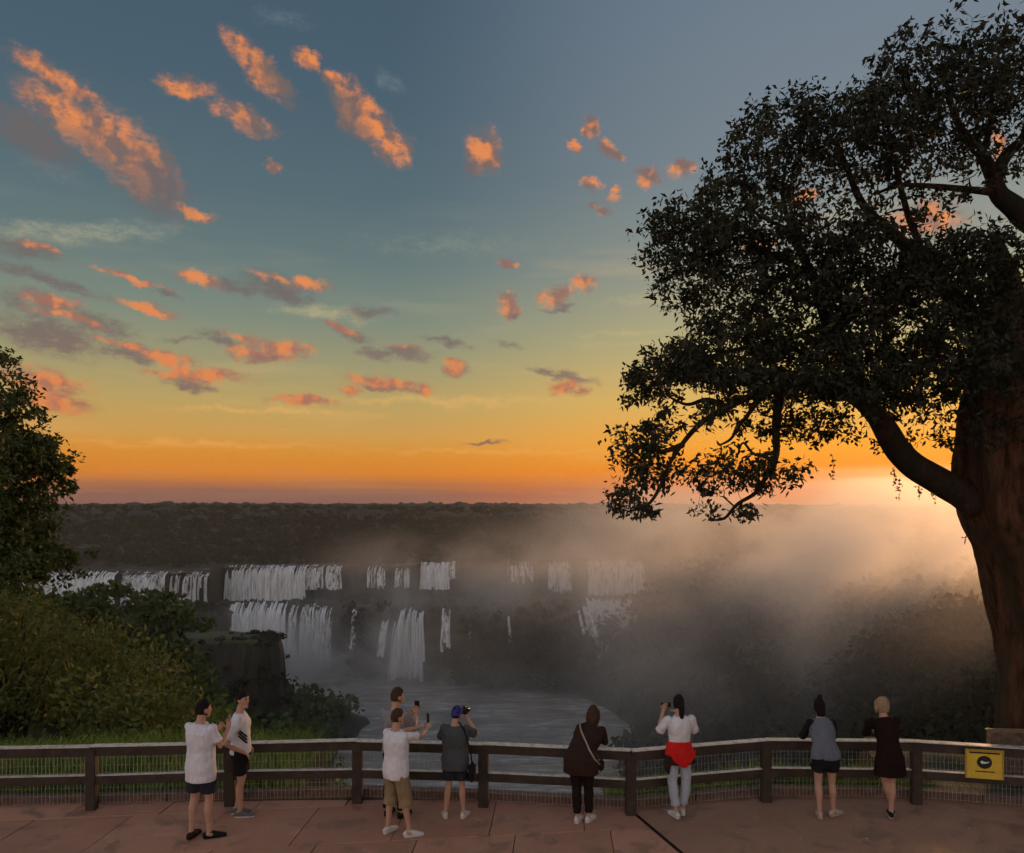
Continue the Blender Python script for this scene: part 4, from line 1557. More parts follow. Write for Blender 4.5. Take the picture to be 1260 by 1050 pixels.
TY = 13.4
tb = at(1318, 622 + (EYE + 0.35) / TY * F, TY)
bigtree = empty('broadleaf_tree', tb)
tag(bigtree, 'huge dark spreading tree with thick leaning trunk right of the yellow sign', 'tree')
base_y = 622 + (EYE + 0.8) / TY * F
trunk = limb([(1346, base_y, TY), (1338, 940, TY), (1332, 860, TY), (1328, 780, TY), (1318, 710, TY), (1298, 650, TY), (1274, 605, TY), (1258, 560, TY), (1244, 500, TY), (1240, 430, TY + .5), (1236, 360, TY + .9), (1226, 300, TY + 1.1)],
             [104, 92, 88, 88, 90, 90, 84, 74, 56, 36, 20, 8])
L1 = limb([(1262, 640, TY), (1215, 622, TY), (1180, 605, TY), (1148, 588, TY - .1), (1112, 562, TY - .3), (1092, 532, TY - .5), (1072, 505, TY - .6), (1040, 482, TY - .7), (990, 474, TY - .8), (940, 482, TY - .9), (895, 502, TY - .9), (862, 522, TY - 1), (838, 548, TY - 1), (820, 580, TY - 1), (816, 606, TY - 1)],
          [42, 24, 18, 16.5, 15.5, 14.5, 12, 8.5, 6.5, 5, 4, 3.4, 2.8, 2.1, 1.3])
L1b = limb([(838, 548, TY - 1), (812, 556, TY - 1), (792, 548, TY - 1.1), (775, 560, TY - 1.1)], [4, 2.6, 2, 1.2])
L1c = limb([(895, 502, TY - .9), (870, 492, TY - .9), (845, 498, TY - 1), (822, 488, TY - 1)], [4, 3, 2, 1.2])
L1d = limb([(820, 580, TY - 1), (812, 600, TY - 1), (796, 622, TY - 1), (772, 630, TY - 1)], [3, 2.4, 1.8, 1.0])
L1e = limb([(958, 482, TY - .9), (956, 530, TY - .6), (955, 560, TY - .6), (948, 590, TY - .6)], [6, 5, 4, 2])
L1f = limb([(955, 560, TY - .6), (935, 602, TY - .6), (908, 620, TY - .6), (892, 638, TY - .6), (872, 640, TY - .6)], [4, 2.6, 2.2, 1.7, 1])
L1g = limb([(940, 482, TY - .9), (912, 520, TY - .9), (900, 540, TY - .9), (885, 548, TY - .9)], [4, 2.2, 1.8, 1])
L1h = limb([(955, 556, TY - .6), (930, 560, TY - .6), (915, 545, TY - .6), (908, 560, TY - .6)], [3, 1.8, 1.4, 1])
L2 = limb([(1072, 505, TY - .6 + 1.1), (1050, 450, TY - .6 + 1.1), (1020, 400, TY - .8 + 1.1), (1000, 340, TY - .9 + 1.1), (975, 285, TY - .9 + 1.1), (962, 240, TY - 1 + 1.1), (970, 190, TY - 1 + 1.1)], [8.68, 8.06, 6.82, 5.58, 3.72, 2.48, 1.24])
L2b = limb([(1000, 340, TY - .9 + 1.1), (945, 310, TY - 1 + 1.1), (900, 292, TY - 1.1 + 1.1), (850, 285, TY - 1.2 + 1.1), (815, 290, TY - 1.2 + 1.1)], [4.34, 3.1, 2.48, 1.86, 0.93])
L2c = limb([(1020, 400, TY - .8 + 1.1), (960, 420, TY - 1 + 1.1), (900, 432, TY - 1.1 + 1.1), (840, 448, TY - 1.2 + 1.1)], [4.34, 3.1, 2.48, 1.24])
L2d = limb([(975, 285, TY - .9 + 1.1), (930, 262, TY - 1 + 1.1), (915, 225, TY - 1 + 1.1), (920, 180, TY - 1 + 1.1)], [2.48, 1.86, 1.49, 0.93])
L3 = limb([(1236, 430, TY + .9), (1185, 380, TY + .9), (1140, 330, TY - .2 + .9), (1100, 290, TY - .3 + .9), (1062, 255, TY - .4 + .9), (1045, 215, TY - .5 + .9), (1030, 175, TY - .5 + .9)], [14.4, 12.0, 9.6, 7.2, 4.8, 3.6, 1.8])
L3b = limb([(1140, 330, TY - .2 + .9), (1120, 270, TY + .9), (1100, 200, TY + .9), (1090, 140, TY + .9), (1080, 110, TY + .9)], [5.4, 4.2, 3.0, 2.1, 1.2])
L4 = limb([(1330, 330, TY + .6), (1290, 285, TY + .4), (1258, 262, TY + .3), (1230, 240, TY + .2), (1222, 215, TY + .2), (1210, 192, TY + .2), (1192, 175, TY + .2), (1170, 130, TY + .2), (1160, 90, TY + .2)], [20, 17, 14, 11, 9, 7, 5.5, 3.5, 2])
L4a = limb([(1300, 420, TY + .3), (1330, 330, TY + .6)], [40, 26])
L4b = limb([(1232, 238, TY + .2), (1195, 234, TY + .2), (1150, 230, TY + .2), (1110, 228, TY + .1), (1075, 240, TY)], [5.6, 4.4, 3.6, 2.4, 1.6])
L4c = limb([(1224, 218, TY + .2), (1240, 190, TY + .2), (1258, 172, TY + .2), (1275, 130, TY + .2), (1270, 80, TY + .2)], [9, 7, 5.5, 4, 2])
L4d = limb([(1210, 192, TY + .2), (1220, 150, TY + .3), (1222, 100, TY + .3), (1230, 60, TY + .3)], [4.8, 3.2, 2.4, 1.28])
L5 = limb([(1300, 560, TY), (1330, 440, TY), (1360, 320, TY), (1380, 200, TY)], [60, 44, 30, 16])
LIMBS = [trunk, L1, L1b, L1c, L1d, L1e, L1f, L1g, L1h, L2, L2b, L2c, L2d, L3, L3b, L4, L4a, L4b, L4c, L4d, L5]
LIMBS = [smooth_poly(*l, k=16 if q_ == 0 else 5) for q_, l in enumerate(LIMBS)]
for i, (P, Rr) in enumerate(LIMBS):
    mb = MB()
    P2 = []
    for j, p in enumerate(P):
        w = 0.03 if Rr[0] > 0.4 else min(0.09, 0.02 + Rr[j] * 0.4)
        P2.append(p - tb + Vector((mnoise.noise(p * 1.7 + Vector((i, 0, 0))), mnoise.noise(p * 1.9 + Vector((0, i, 0))), 0)) * w)
    ns = 96 if i == 0 else (14 if Rr[0] > 0.12 else 8)
    mb.tube(P2, Rr, ns, cap='round')
    if i == 0:
        # fluted, buttressed bark
        vv = []
        axis = P2
        for k, v in enumerate(mb.v):
            v = Vector(v)
            ring_i = min(max(k // ns - 2, 0), len(P2) - 1)
            d = v - P2[ring_i]
            d.z = 0
            a = math.atan2(d.y, d.x)
            fl = 0.07 * math.sin(a * 7 + v.z * .25) + 0.05 * math.sin(a * 13 - v.z * .4) + 0.045 * mnoise.noise(Vector((math.cos(a) * 9, math.sin(a) * 9, v.z * 1.1))) + 0.03 * mnoise.noise(Vector((math.cos(a) * 20, math.sin(a) * 20, v.z * 2.0))) + 0.10 * mnoise.noise(Vector((math.cos(a) * 2.2, math.sin(a) * 2.2, v.z * 0.55)))
            low = max(0, 1 - (v.z - (-0.6)) / 2.2)
            vv.append(v + d * (fl * 0.6 + 0.25 * low * max(0, math.sin(a * 5))))
        mb.v = [tuple(v) for v in vv]
    mb.build('trunk' if i == 0 else 'limb', M['bark' if i == 0 else 'bark_limb_shade'], bigtree, smooth=True)

BLOBS = [(1215, 108, 80, 52, 150), (1252, 62, 42, 30, 60), (1130, 104, 78, 48, 140), (1165, 160, 80, 40, 100), (1075, 140, 48, 40, 70), (1300, 135, 60, 80, 90),
         (960, 180, 62, 42, 110), (1020, 185, 60, 42, 105), (905, 215, 42, 28, 44), (1000, 238, 60, 20, 16), (1090, 190, 50, 30, 44),
         (862, 288, 62, 36, 110), (815, 292, 30, 24, 28), (850, 335, 40, 34, 50), (930, 305, 72, 44, 150), (1000, 320, 80, 48, 170), (1085, 330, 90, 46, 190), (1180, 330, 80, 40, 150), (1250, 330, 50, 44, 80),
         (895, 375, 52, 36, 75), (1000, 390, 90, 55, 200), (1110, 400, 100, 60, 230), (1215, 410, 70, 70, 170),
         (905, 440, 84, 36, 150), (822, 462, 44, 34, 80), (860, 430, 40, 30, 50), (1000, 455, 80, 40, 140), (1130, 460, 70, 40, 100), (1225, 500, 45, 50, 70), (1165, 500, 40, 30, 22),
         (785, 470, 16, 26, 16), (960, 515, 46, 24, 42), (1030, 525, 50, 22, 34), (905, 500, 40, 16, 20),
         (783, 548, 34, 22, 38), (800, 578, 30, 22, 27), (770, 612, 18, 18, 20), (782, 628, 22, 6, 10), (850, 585, 52, 30, 25), (900, 570, 50, 26, 21), (945, 590, 26, 22, 26), (890, 630, 26, 10, 10), (840, 520, 40, 18, 20),
         (1150, 545, 26, 24, 14), (1060, 478, 60, 26, 60, 11.6, .5), (990, 470, 46, 18, 34, 11.4, .5), (1110, 470, 40, 30, 40, 11.8, .5), (920, 468, 50, 18, 36, 11.4, .5), (1170, 440, 50, 40, 50, 11.7, .6), (1150, 232, 70, 18, 34), (1235, 200, 24, 30, 14)]
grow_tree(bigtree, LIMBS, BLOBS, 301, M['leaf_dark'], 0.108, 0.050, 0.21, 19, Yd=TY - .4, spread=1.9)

# hanging strands of vine under the limb and on the trunk
mb = MB()
rngv = np.random.default_rng(5)
vl = []
for (px, py, L) in ((1024, 560, .38), (1100, 575, .3), (1106, 590, .35), (1131, 596, .25), (1190, 620, .3), (1188, 640, .35), (1220, 735, .25), (1150, 605, .2), (1175, 560, .45)):
    p = at(px, py, TY - .7) - tb
    pts = [p, p + Vector((0.02, 0, -L * .5)), p + Vector((0.01, .02, -L))]
    mb.tube(pts, [.004, .003, .003], 4, cap='flat')
    for q in range(int(L * 55)):
        t = rngv.uniform(0, 1)
        vl.append(np.array(p + Vector((rngv.normal(0, .025), rngv.normal(0, .025), -L * t))))
tag(mb.build('vine_stem', M['twig'], bigtree), kind='stuff')
v, f = leaf_cards(np.array(vl), 0.06, 0.035, droop=.5, seed=12)
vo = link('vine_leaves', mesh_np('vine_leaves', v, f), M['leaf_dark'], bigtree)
vo['kind'] = 'stuff'

# tree leaning in at the left edge
LY = 17.0
lb = at(-110, 622 + (EYE + 2.0) / LY * F, LY)
ltree = empty('broadleaf_tree', lb)
tag(ltree, 'dense green tree reaching in from the left above the shrubs', 'tree')
LL = [limb([(-110, 1000, LY), (-105, 850, LY), (-90, 720, LY), (-60, 620, LY), (-40, 540, LY), (-25, 470, LY)], [26, 24, 20, 16, 10, 4]),
      limb([(-90, 720, LY), (-40, 690, LY - .4), (0, 690, LY - .6), (40, 684, LY - .7), (70, 690, LY - .7)], [10, 7, 5, 3, 1.5]),
      limb([(-60, 620, LY), (-20, 600, LY - .3), (20, 590, LY - .5), (45, 580, LY - .6)], [9, 6, 4, 1.6]),
      limb([(-40, 540, LY), (-5, 520, LY - .3), (20, 515, LY - .4)], [6, 4, 1.6])]
LL = [smooth_poly(*l) for l in LL]
for i, (P, Rr) in enumerate(LL):
    mb = MB()
    mb.tube([p - lb for p in P], Rr, 12 if i == 0 else 8)
    mb.build('trunk' if i == 0 else 'limb', M['bark'], ltree, smooth=True)
LB = [(0, 470, 12, 16, 16), (-40, 500, 40, 40, 80), (10, 525, 28, 34, 80), (28, 560, 26, 28, 70), (-20, 580, 50, 50, 130), (30, 600, 24, 26, 50), (10, 640, 32, 34, 80), (35, 655, 14, 16, 12),
      (-40, 660, 50, 50, 110), (20, 688, 44, 22, 66), (64, 688, 22, 12, 26), (0, 706, 40, 14, 30), (52, 570, 12, 10, 12), (-60, 430, 40, 40, 60), (50, 712, 22, 10, 14)]
grow_tree(ltree, LL, LB, 302, M['leaf_left'], 0.13, 0.066, 0.24, 26, Yd=LY - .4, spread=1.8)

# ------------------------------------------------------------------ mist rising from the falls
def mist():
    x0, x1, y0, y1, z0, z1 = -420, 480, 60, 690, RIV + .5, 16
    mb = MB()
    mb.box(((x0 + x1) / 2, (y0 + y1) / 2, (z0 + z1) / 2), (x1 - x0, y1 - y0, z1 - z0))
    m, N = new_mat('falls_mist')
    g = N.n('ShaderNodeNewGeometry')
    pos = g.outputs['Position']
    n1 = N.n('ShaderNodeTexNoise', {0: N.n('ShaderNodeMapping', {0: pos, 'Scale': (1, 1, 1.25), 'Rotation': (0, R(-24), 0)}).outputs[0],
                                    'Scale': 0.017, 'Detail': 4.0, 'Roughness': 0.58, 'Distortion': 0.5}).outputs[0]
    acc = None
    for (c, r, w) in MIST:
        mp = N.n('ShaderNodeMapping', {0: pos, 'Location': c, 'Scale': r}, vector_type='TEXTURE')
        gr = N.n('ShaderNodeTexGradient', {0: mp.outputs[0]}, gradient_type='SPHERICAL').outputs[1]
        v = N.math('MULTIPLY', N.math('POWER', gr, 1.3), w)
        acc = v if acc is None else N.math('ADD', acc, v)
    dens = N.math('MULTIPLY', acc, N.math('ADD', N.math('MULTIPLY', N.smooth(n1, 0.40, 0.70), 1.8), 0.10))
    dens = N.math('ADD', dens, MIST_BASE)
    # fine droplets scatter forward, the coarser spray scatters evenly
    half = N.math('MULTIPLY', dens, 0.66)
    rest = N.math('MULTIPLY', dens, 0.34)
    pv = N.n('ShaderNodeVolumeScatter', {'Color': (0.96, 0.95, 0.95, 1), 'Density': half, 'Anisotropy': 0.8})
    pb = N.n('ShaderNodeVolumeScatter', {'Color': (0.96, 0.96, 0.97, 1), 'Density': rest, 'Anisotropy': -0.2})
    ad = N.n('ShaderNodeAddShader', {0: pv.outputs[0], 1: pb.outputs[0]})
    N.n('ShaderNodeOutputMaterial', {1: ad.outputs[0]})
    m.cycles.volume_step_rate = 0.35
    o = mb.build('mist', m)
    tag(o, 'pale spray mist rising from the falls and drifting over the right slope', 'mist', kind='stuff')


def atv(px, py, Y):
    return tuple(at(px, py, Y))


MIST_BASE = 0.00016
MIST = [(atv(1130, 655, 330), (190, 150, 42), 0.014),
        (atv(960, 680, 430), (150, 130, 46), 0.014),
        (atv(820, 670, 560), (110, 90, 58), 0.012),
        (atv(590, 730, 585), (170, 80, 62), 0.013),
        (atv(440, 815, 540), (100, 60, 40), 0.030),
        (atv(500, 836, 552), (60, 36, 22), 0.040),
        (atv(370, 805, 560), (120, 55, 44), 0.034),
        (atv(755, 790, 550), (60, 60, 50), 0.010),
        (atv(560, 890, 430), (120, 130, 30), 0.0050),
        (atv(1000, 770, 300), (190, 170, 75), 0.0075)]
mist()

# ------------------------------------------------------------------ people
def person(name, label, loc, rz, H, J=None, skinm='skin', hair=None, shirt=None, legs=None, shoes=None, head_rz=0.0, head_tilt=0.0, wide=1.0, female=False, curl=0.6, extras=None):
    root = empty(name, loc, rz)
    tag(root, label, 'person')
    h = H
    j = {'pelvis': (0, 0, .525), 'waist': (0, .005, .62), 'chest': (0, 0.0, .74), 'neck': (0, -.005, .838), 'head': (0, .012, .928),
         'shR': (.108, 0, .812), 'shL': (-.108, 0, .812), 'elR': (.135, -.01, .635), 'elL': (-.135, -.01, .635), 'wrR': (.14, .03, .49), 'wrL': (-.14, .03, .49),
         'hipR': (.052, 0, .515), 'hipL': (-.052, 0, .515), 'knR': (.058, .01, .285), 'knL': (-.058, .01, .285), 'anR': (.062, -.012, .045), 'anL': (-.062, -.012, .045),
         'ftR': None, 'ftL': None}
    P = {k: (Vector(v) * h if v else None) for k, v in j.items()}
    if J:
        for k, v in J.items():
            P[k] = Vector(v)
    for s in 'RL':
        if P['ft' + s] is None:
            P['ft' + s] = P['an' + s] + Vector(((.02 if s == 'R' else -.02), .15, 0))
        P['ft' + s].z = 0.02
    k = h / 1.75
    side = (P['shR'] - P['shL']).normalized()
    spine = [P['pelvis'] - Vector((0, 0, .045 * h)), P['pelvis'], P['waist'], P['chest'], P['neck']]
    st = [0.0, .18, .46, .74, 1.0]

    def sp(t):
        for i in range(4):
            if t <= st[i + 1]:
                return spine[i].lerp(spine[i + 1], (t - st[i]) / (st[i + 1] - st[i]))
        return spine[-1]
    hipw = (.178 if female else .165) * k * wide
    waw = (.132 if female else .150) * k * wide
    chw = (.152 if female else .172) * k * wide
    shw = (.160 if female else .185) * k * wide
    TS = [(0, hipw * .80, .09 * k), (.12, hipw, .120 * k), (.28, hipw * .97, .115 * k), (.48, waw, .102 * k), (.66, chw, .115 * k), (.80, (chw + shw) / 2, .116 * k), (.89, shw * .88, .09 * k), (.955, shw * .52, .068 * k), (1.0, .06 * k, .06 * k)]

    def torso(mb, t0, t1, inf, flare=0.0, cap='round', hem=None):
        ts = [x for x in TS if t0 < x[0] < t1]
        a = np.array(TS)
        f = lambda t: (t, float(np.interp(t, a[:, 0], a[:, 1])), float(np.interp(t, a[:, 0], a[:, 2])))
        ts = [f(t0)] + ts + [f(t1)]
        n = len(ts)
        pts, r1, r2 = [], [], []
        for t, rx, ry in ts:
            pts.append(sp(t))
            w = 1 - (t - t0) / (t1 - t0)
            if flare > .005 and t < .3:
                rx, ry = max(rx, hipw * .97), max(ry, .114 * k)
            r1.append(rx + inf + flare * w)
            r2.append(ry + inf + flare * w)
        if hem:
            pts.insert(0, pts[0] - Vector((0, 0, hem)))
            r1.insert(0, r1[0] - .002)
            r2.insert(0, r2[0] - .002)
        mb.tube(pts, r1, 20, side=side, rad2=r2, cap=cap)

    # --- body, one continuous surface
    b = MB()
    torso(b, 0, 1, -.004)
    hd = P['head']
    HM = Matrix.Rotation(head_rz, 3, 'Z') @ Matrix.Rotation(head_tilt, 3, 'X')
    hr = Vector((.073, .092, .112)) * (k * 1.02)

    def face(d):
        q = 1.0
        if d.z < -.1:
            q *= 1 - .16 * min(1, (-d.z - .1) / .9) * (1 if d.y > 0 else 1.5)
        return q
    b.ellipsoid(hd, hr, HM, 18, 14, face)
    hp = lambda v: hd + HM @ (Vector(v) * k)
    b.tube([hp((0, .082, .012)), hp((0, .098, -.014)), hp((0, .094, -.026))], [.009 * k, .012 * k, .013 * k], 8)       # nose
    b.ellipsoid(hp((0, .055, -.088)), (.034 * k, .034 * k, .026 * k), HM, 10, 8)     # chin and jaw
    b.ellipsoid(hp((0, .083, -.056)), (.024 * k, .012 * k, .010 * k), HM, 8, 6)      # lips
    for s in (-1, 1):
        b.ellipsoid(hp((s * .074, -.004, -.008)), (.010 * k, .020 * k, .031 * k), HM, 8, 8)    # ear
    b.tube([sp(.95), P['neck'], P['neck'].lerp(hd, .5), hd], [.062 * k, .056 * k, .052 * k, .05 * k], 12)
    for s in 'RL':
        sh, el, wr = P['sh' + s], P['el' + s], P['wr' + s]
        sh = sh + (sp(.84).lerp(sh, .35) - sh) * .16 - Vector((0, 0, .032 * k))
        b.tube([sp(.84).lerp(sh, .35), sh, sh.lerp(el, .5), el, el.lerp(wr, .35), wr], [.03 * k, .044 * k, .043 * k, .037 * k, .037 * k, .025 * k], 12)
        # hand: palm, four fingers, thumb
        d = (wr - el).normalized()
        up = Vector((0, 0, 1))
        if 'hd' + s in P and P['hd' + s] is not None:
            d = P['hd' + s].normalized()
        sd_ = d.cross(Vector((0, 1, 0)) if abs(d.z) > .7 else up).normalized()
        if 'pn' + s in P:
            sd_ = P['pn' + s].normalized()
        nrm = d.cross(sd_).normalized()
        pe = wr + d * .085 * k
        b.tube([wr, wr + d * .03 * k, pe], [.024 * k, .036 * k, .040 * k], 12, side=sd_, rad2=[.02 * k, .016 * k, .014 * k])
        for q, fl in enumerate((.066, .076, .072, .056)):
            o_ = (q - 1.5) * .0205 * k
            p0 = pe + sd_ * o_ - d * .01
            p1 = p0 + (d * math.cos(curl * .6) + nrm * math.sin(curl * .6)) * fl * .5 * k
            p2 = p1 + (d * math.cos(curl * 1.7) + nrm * math.sin(curl * 1.7)) * fl * .55 * k
            b.tube([p0, p1, p2], [.0086 * k, .008 * k, .007 * k], 7)
        p0 = wr + d * .03 * k + sd_ * .03 * k
        b.tube([p0, p0 + (d * .6 + sd_ * .75 + nrm * .3).normalized() * .038 * k, p0 + (d * .9 + sd_ * .5 + nrm * .5).normalized() * .068 * k], [.011 * k, .010 * k, .008 * k], 7)
        hp_, kn, an, ft = P['hip' + s], P['kn' + s], P['an' + s], P['ft' + s]
        sh_mid = kn.lerp(an, .32)
        back = Vector((0, -.018 * k, 0))
        b.tube([hp_ + Vector((0, 0, .03)), hp_, hp_.lerp(kn, .5), kn, sh_mid + back, kn.lerp(an, .72), an], [.075 * k, .080 * k, .068 * k, .050 * k, .053 * k, .037 * k, .032 * k], 12)
        b.tube([an + Vector((0, -.02, -.01)), an.lerp(ft, .5) + Vector((0, 0, -.01)), ft], [.034 * k, .034 * k, .028 * k], 10)
    me = remeshed(b, .009, 2)
    body = link('body', me, M[skinm], root)
    for s in (-1, 1):
        MB().ellipsoid(hp((s * .030, .0805, .006)), (.013 * k, .008 * k, .007 * k), HM, 8, 6).build('eye', M['eye'], body, True)
        MB().tube([hp((s * .014, .090, .026)), hp((s * .032, .086, .031)), hp((s * .048, .072, .026))], .004 * k, 5).build('eyebrow', M['hair_black'], body, True)

    # --- clothes
    def top(t0, sleeve, mat_, inf=.014, flare=.006, hem=None, t1=.975, long_name='shirt', sleeve_r=.060, sep=None, wob=.011):
        g = MB()
        torso(g, t0, t1, inf, flare, 'flat', hem)
        gs = MB() if sep else g
        for s in 'RL':
            sh, el, wr = P['sh' + s], P['el' + s], P['wr' + s]
            a_ = sp(.84).lerp(sh, .35)
            sh = sh + (a_ - sh) * .12 - Vector((0, 0, .026 * k))
            gs.ellipsoid(sh, ((sleeve_r + .001) * k,) * 3, None, 14, 10)
            pts = [a_, sh]
            rs = [.045 * k, sleeve_r * .97 * k]
            if sleeve <= .5:
                pts.append(sh.lerp(el, sleeve * 2))
                rs.append(sleeve_r * k)
            else:
                pts += [sh.lerp(el, .5), el]
                rs += [sleeve_r * .93 * k, sleeve_r * .84 * k]
                e = el.lerp(wr, (sleeve - .5) * 2)
                pts += [el.lerp(e, .5), e]
                rs += [sleeve_r * .78 * k, sleeve_r * .64 * k]
            gs.tube(pts, rs, 14, cap='flat')
        o = link(long_name, remeshed(g, .011, 2, wob, 8.0, seed=len(name) + loc[0]), M[mat_], root)
        if sep:
            link('sleeves', remeshed(gs, .010, 2, .004, 9, seed=2), M[sep], o)
        return o

    def bottom(frac, mat_, r0=.098, r1=.09, bname='shorts', top_t=.34, inf=.010, wob=.009):
        g = MB()
        torso(g, 0.0, top_t, inf, 0.006, 'round')
        for s in 'RL':
            hp_, kn, an = P['hip' + s], P['kn' + s], P['an' + s]
            pts, rs = [hp_ + Vector((0, 0, .05)), hp_], [r0 * k, r0 * k]
            if frac <= .5:
                e = hp_.lerp(kn, frac * 2)
                pts += [hp_.lerp(e, .5), e]
                rs += [(r0 + r1) / 2 * k, r1 * k]
            else:
                e = kn.lerp(an, (frac - .5) * 2)
                bk = Vector((0, -.014 * k, 0))
                pts += [hp_.lerp(kn, .5), kn, kn.lerp(an, .32).lerp(kn.lerp(e, .5), .3) + bk, e]
                rs += [r0 * .93 * k, max(.070, (r0 + r1) / 2 * .9) * k, max(.071, r1) * k, r1 * k]
            g.tube(pts, rs, 16, cap='flat')
        return link(bname, remeshed(g, .011, 2, wob, 9, seed=3 + loc[0]), M[mat_], root)

    def shoe(mat_, sole=None):
        for s in 'RL':
            an, ft = P['an' + s], P['ft' + s]
            d = (ft - an)
            d.z = 0
            d.normalize()
            o = Vector((an.x, an.y, 0))
            q = Vector((-d.y, d.x, 0))
            g = MB()
            pts = [o - d * .055 * k + Vector((0, 0, .045)), o + Vector((0, 0, .055)), o + d * .07 * k + Vector((0, 0, .045)), o + d * .14 * k + Vector((0, 0, .032)), o + d * .19 * k + Vector((0, 0, .026))]
            g.tube(pts, [.033 * k, .037 * k, .042 * k, .045 * k, .034 * k], 12, side=q, rad2=[.038 * k, .05 * k, .040 * k, .028 * k, .020 * k])
            g.tube([o + Vector((0, 0, .05)), o + Vector((0, 0, .088))], [.042 * k, .040 * k], 12, cap='flat')
            sh_ = link('shoe', remeshed(g, .007, 2), M[mat_], root)
            g = MB().tube([o - d * .06 * k + Vector((0, 0, .011)), o + Vector((0, 0, .011)), o + d * .08 * k + Vector((0, 0, .011)), o + d * .15 * k + Vector((0, 0, .011)), o + d * .197 * k + Vector((0, 0, .011))],
                          [.034 * k, .039 * k, .043 * k, .047 * k, .034 * k], 12, side=q, rad2=[.011] * 5)
            g.build('sole', M[sole or mat_], sh_, True)

    def hairdo(mat_, style):
        def fn(d):
            dd = d
            front = dd.y > .28 and dd.z < .52 - .25 * (1 - min(1, dd.y))
            low = dd.z < (-.45 if style == 'short' else -.62)
            ear = abs(dd.x) > .72 and dd.z < .02 and dd.y > -.25
            if front or low or (ear and style == 'short'):
                return .90
            n_ = mnoise.noise(Vector((dd.x, dd.y, dd.z)) * 4.0 + Vector((loc[0], 0, 0))) * .035
            return 1.085 + n_ + (.05 * max(0, dd.z) if style == 'short' else .02)
        g = MB()
        g.ellipsoid(hd, hr, HM, 28, 22, fn)
        if style == 'ponytail':
            g.tube([hp((0, -.085, .03)), hp((0, -.125, -.03)), hp((.004, -.118, -.12)), hp((.008, -.105, -.19)), hp((.004, -.10, -.235))], [.03 * k, .042 * k, .04 * k, .03 * k, .010 * k], 10)
            g.ellipsoid(hp((0, -.02, .10)), (.05 * k, .05 * k, .03 * k), HM, 10, 8)
        if style == 'bun':
            g.ellipsoid(hp((0, -.02, .13)), (.040 * k, .040 * k, .05 * k), HM, 12, 10)
            g.ellipsoid(hp((0.0, -.06, -.06)), (.070 * k, .055 * k, .11 * k), HM, 12, 10)
        if style == 'long':
            g.ellipsoid(hp((0, -.035, -.05)), (.088 * k, .070 * k, .125 * k), HM, 14, 12)
            for s in (-1, 1):
                g.tube([hp((s * .07, .01, .04)), hp((s * .086, .0, -.06)), hp((s * .075, -.01, -.15))], [.025 * k, .026 * k, .016 * k], 8)
        if style == 'bob':
            for s in (-1, 1):
                g.tube([hp((s * .03, -.02, .10)), hp((s * .078, 0, .05)), hp((s * .090, 0, -.03)), hp((s * .084, -.01, -.095))], [.03 * k, .032 * k, .028 * k, .016 * k], 8)
            g.ellipsoid(hp((0, -.04, -.03)), (.080 * k, .062 * k, .095 * k), HM, 14, 12)
        me_ = remeshed(g, .006, 1, .004, 30, 1)
        return link('hair', me_, M[mat_], root)

    if hair:
        hairdo(*hair)
    if shirt:
        top(**shirt)
    if legs:
        bottom(**legs)
    if shoes:
        shoe(*shoes)
    if extras:
        extras(dict(root=root, P=P, sp=sp, k=k, hp=hp, HM=HM, torso=torso, side=side, hd=hd, hr=hr))
    return root, P


def w2(root_loc, rz, v):
    return Vector(root_loc) + Matrix.Rotation(rz, 3, 'Z') @ Vector(v)


def phone(label, pos, rz, tilt=0.0, land=False, group=None):
    """smartphone: body, screen, lens"""
    e = empty('smartphone', pos, rz)
    s = (0.150, 0.009, 0.074) if land else (0.074, 0.009, 0.150)
    m2 = MB().box((0, 0, 0), s)
    bm = bmesh.new()
    me = bpy.data.meshes.new('case')
    me.from_pydata(m2.v, [], m2.f)
    bm.from_mesh(me)
    bmesh.ops.bevel(bm, geom=bm.edges[:], offset=0.004, segments=2, affect='EDGES')
    bm.to_mesh(me)
    bm.free()
    link('case', me, M['device_edge'], e)
    MB().box((0, -0.0056, 0), (s[0] - .008, .002, s[2] - .008)).build('screen', M['device'], e)
    MB().tube([(s[0] * .25, .003, s[2] * .36), (s[0] * .25, .008, s[2] * .36)], .012, 10, cap='flat').build('lens', M['device'], e)
    e.rotation_euler = (tilt, 0, rz)
    tag(e, label, 'phone')
    return e


def ground(px, foot):
    Y = EYE * F / (foot - HOR)
    return ((px - 630) / F * Y, Y, 0.0)


# 1 man in the long white shirt photographing with a phone
loc = ground(247, 1031)
rz = R(-18)
person('person', 'man in long white T-shirt and black shorts holding up a phone, seen from behind', loc, rz, 1.75,
       J={'elR': (.24, .08, 1.16), 'wrR': (.20, .27, 1.31), 'hdR': (.0, .25, 1), 'elL': (-.22, .10, 1.13), 'wrL': (0.02, .31, 1.27), 'hdL': (.5, .3, 1), 'head': (.02, .03, 1.622),
          'anR': (.115, .02, .075), 'anL': (-.105, -.05, .075), 'knR': (.10, .03, .5), 'knL': (-.095, .0, .5), 'ftR': (.22, .12, .02), 'ftL': (-.13, .10, .02)},
       hair=('hair_black', 'short'), head_rz=R(-25), shirt=dict(t0=.02, sleeve=.36, mat_='c_white', inf=.024, flare=.020, hem=.12),
       legs=dict(frac=.40, mat_='c_navy', r0=.094, r1=.098, wob=.004), shoes=('shoe_black', 'shoe_black'), skinm='skin')
phone('dark phone held up by the man in the long white T-shirt', w2(loc, rz, (.19, .325, 1.42)), rz + R(-70), 0)

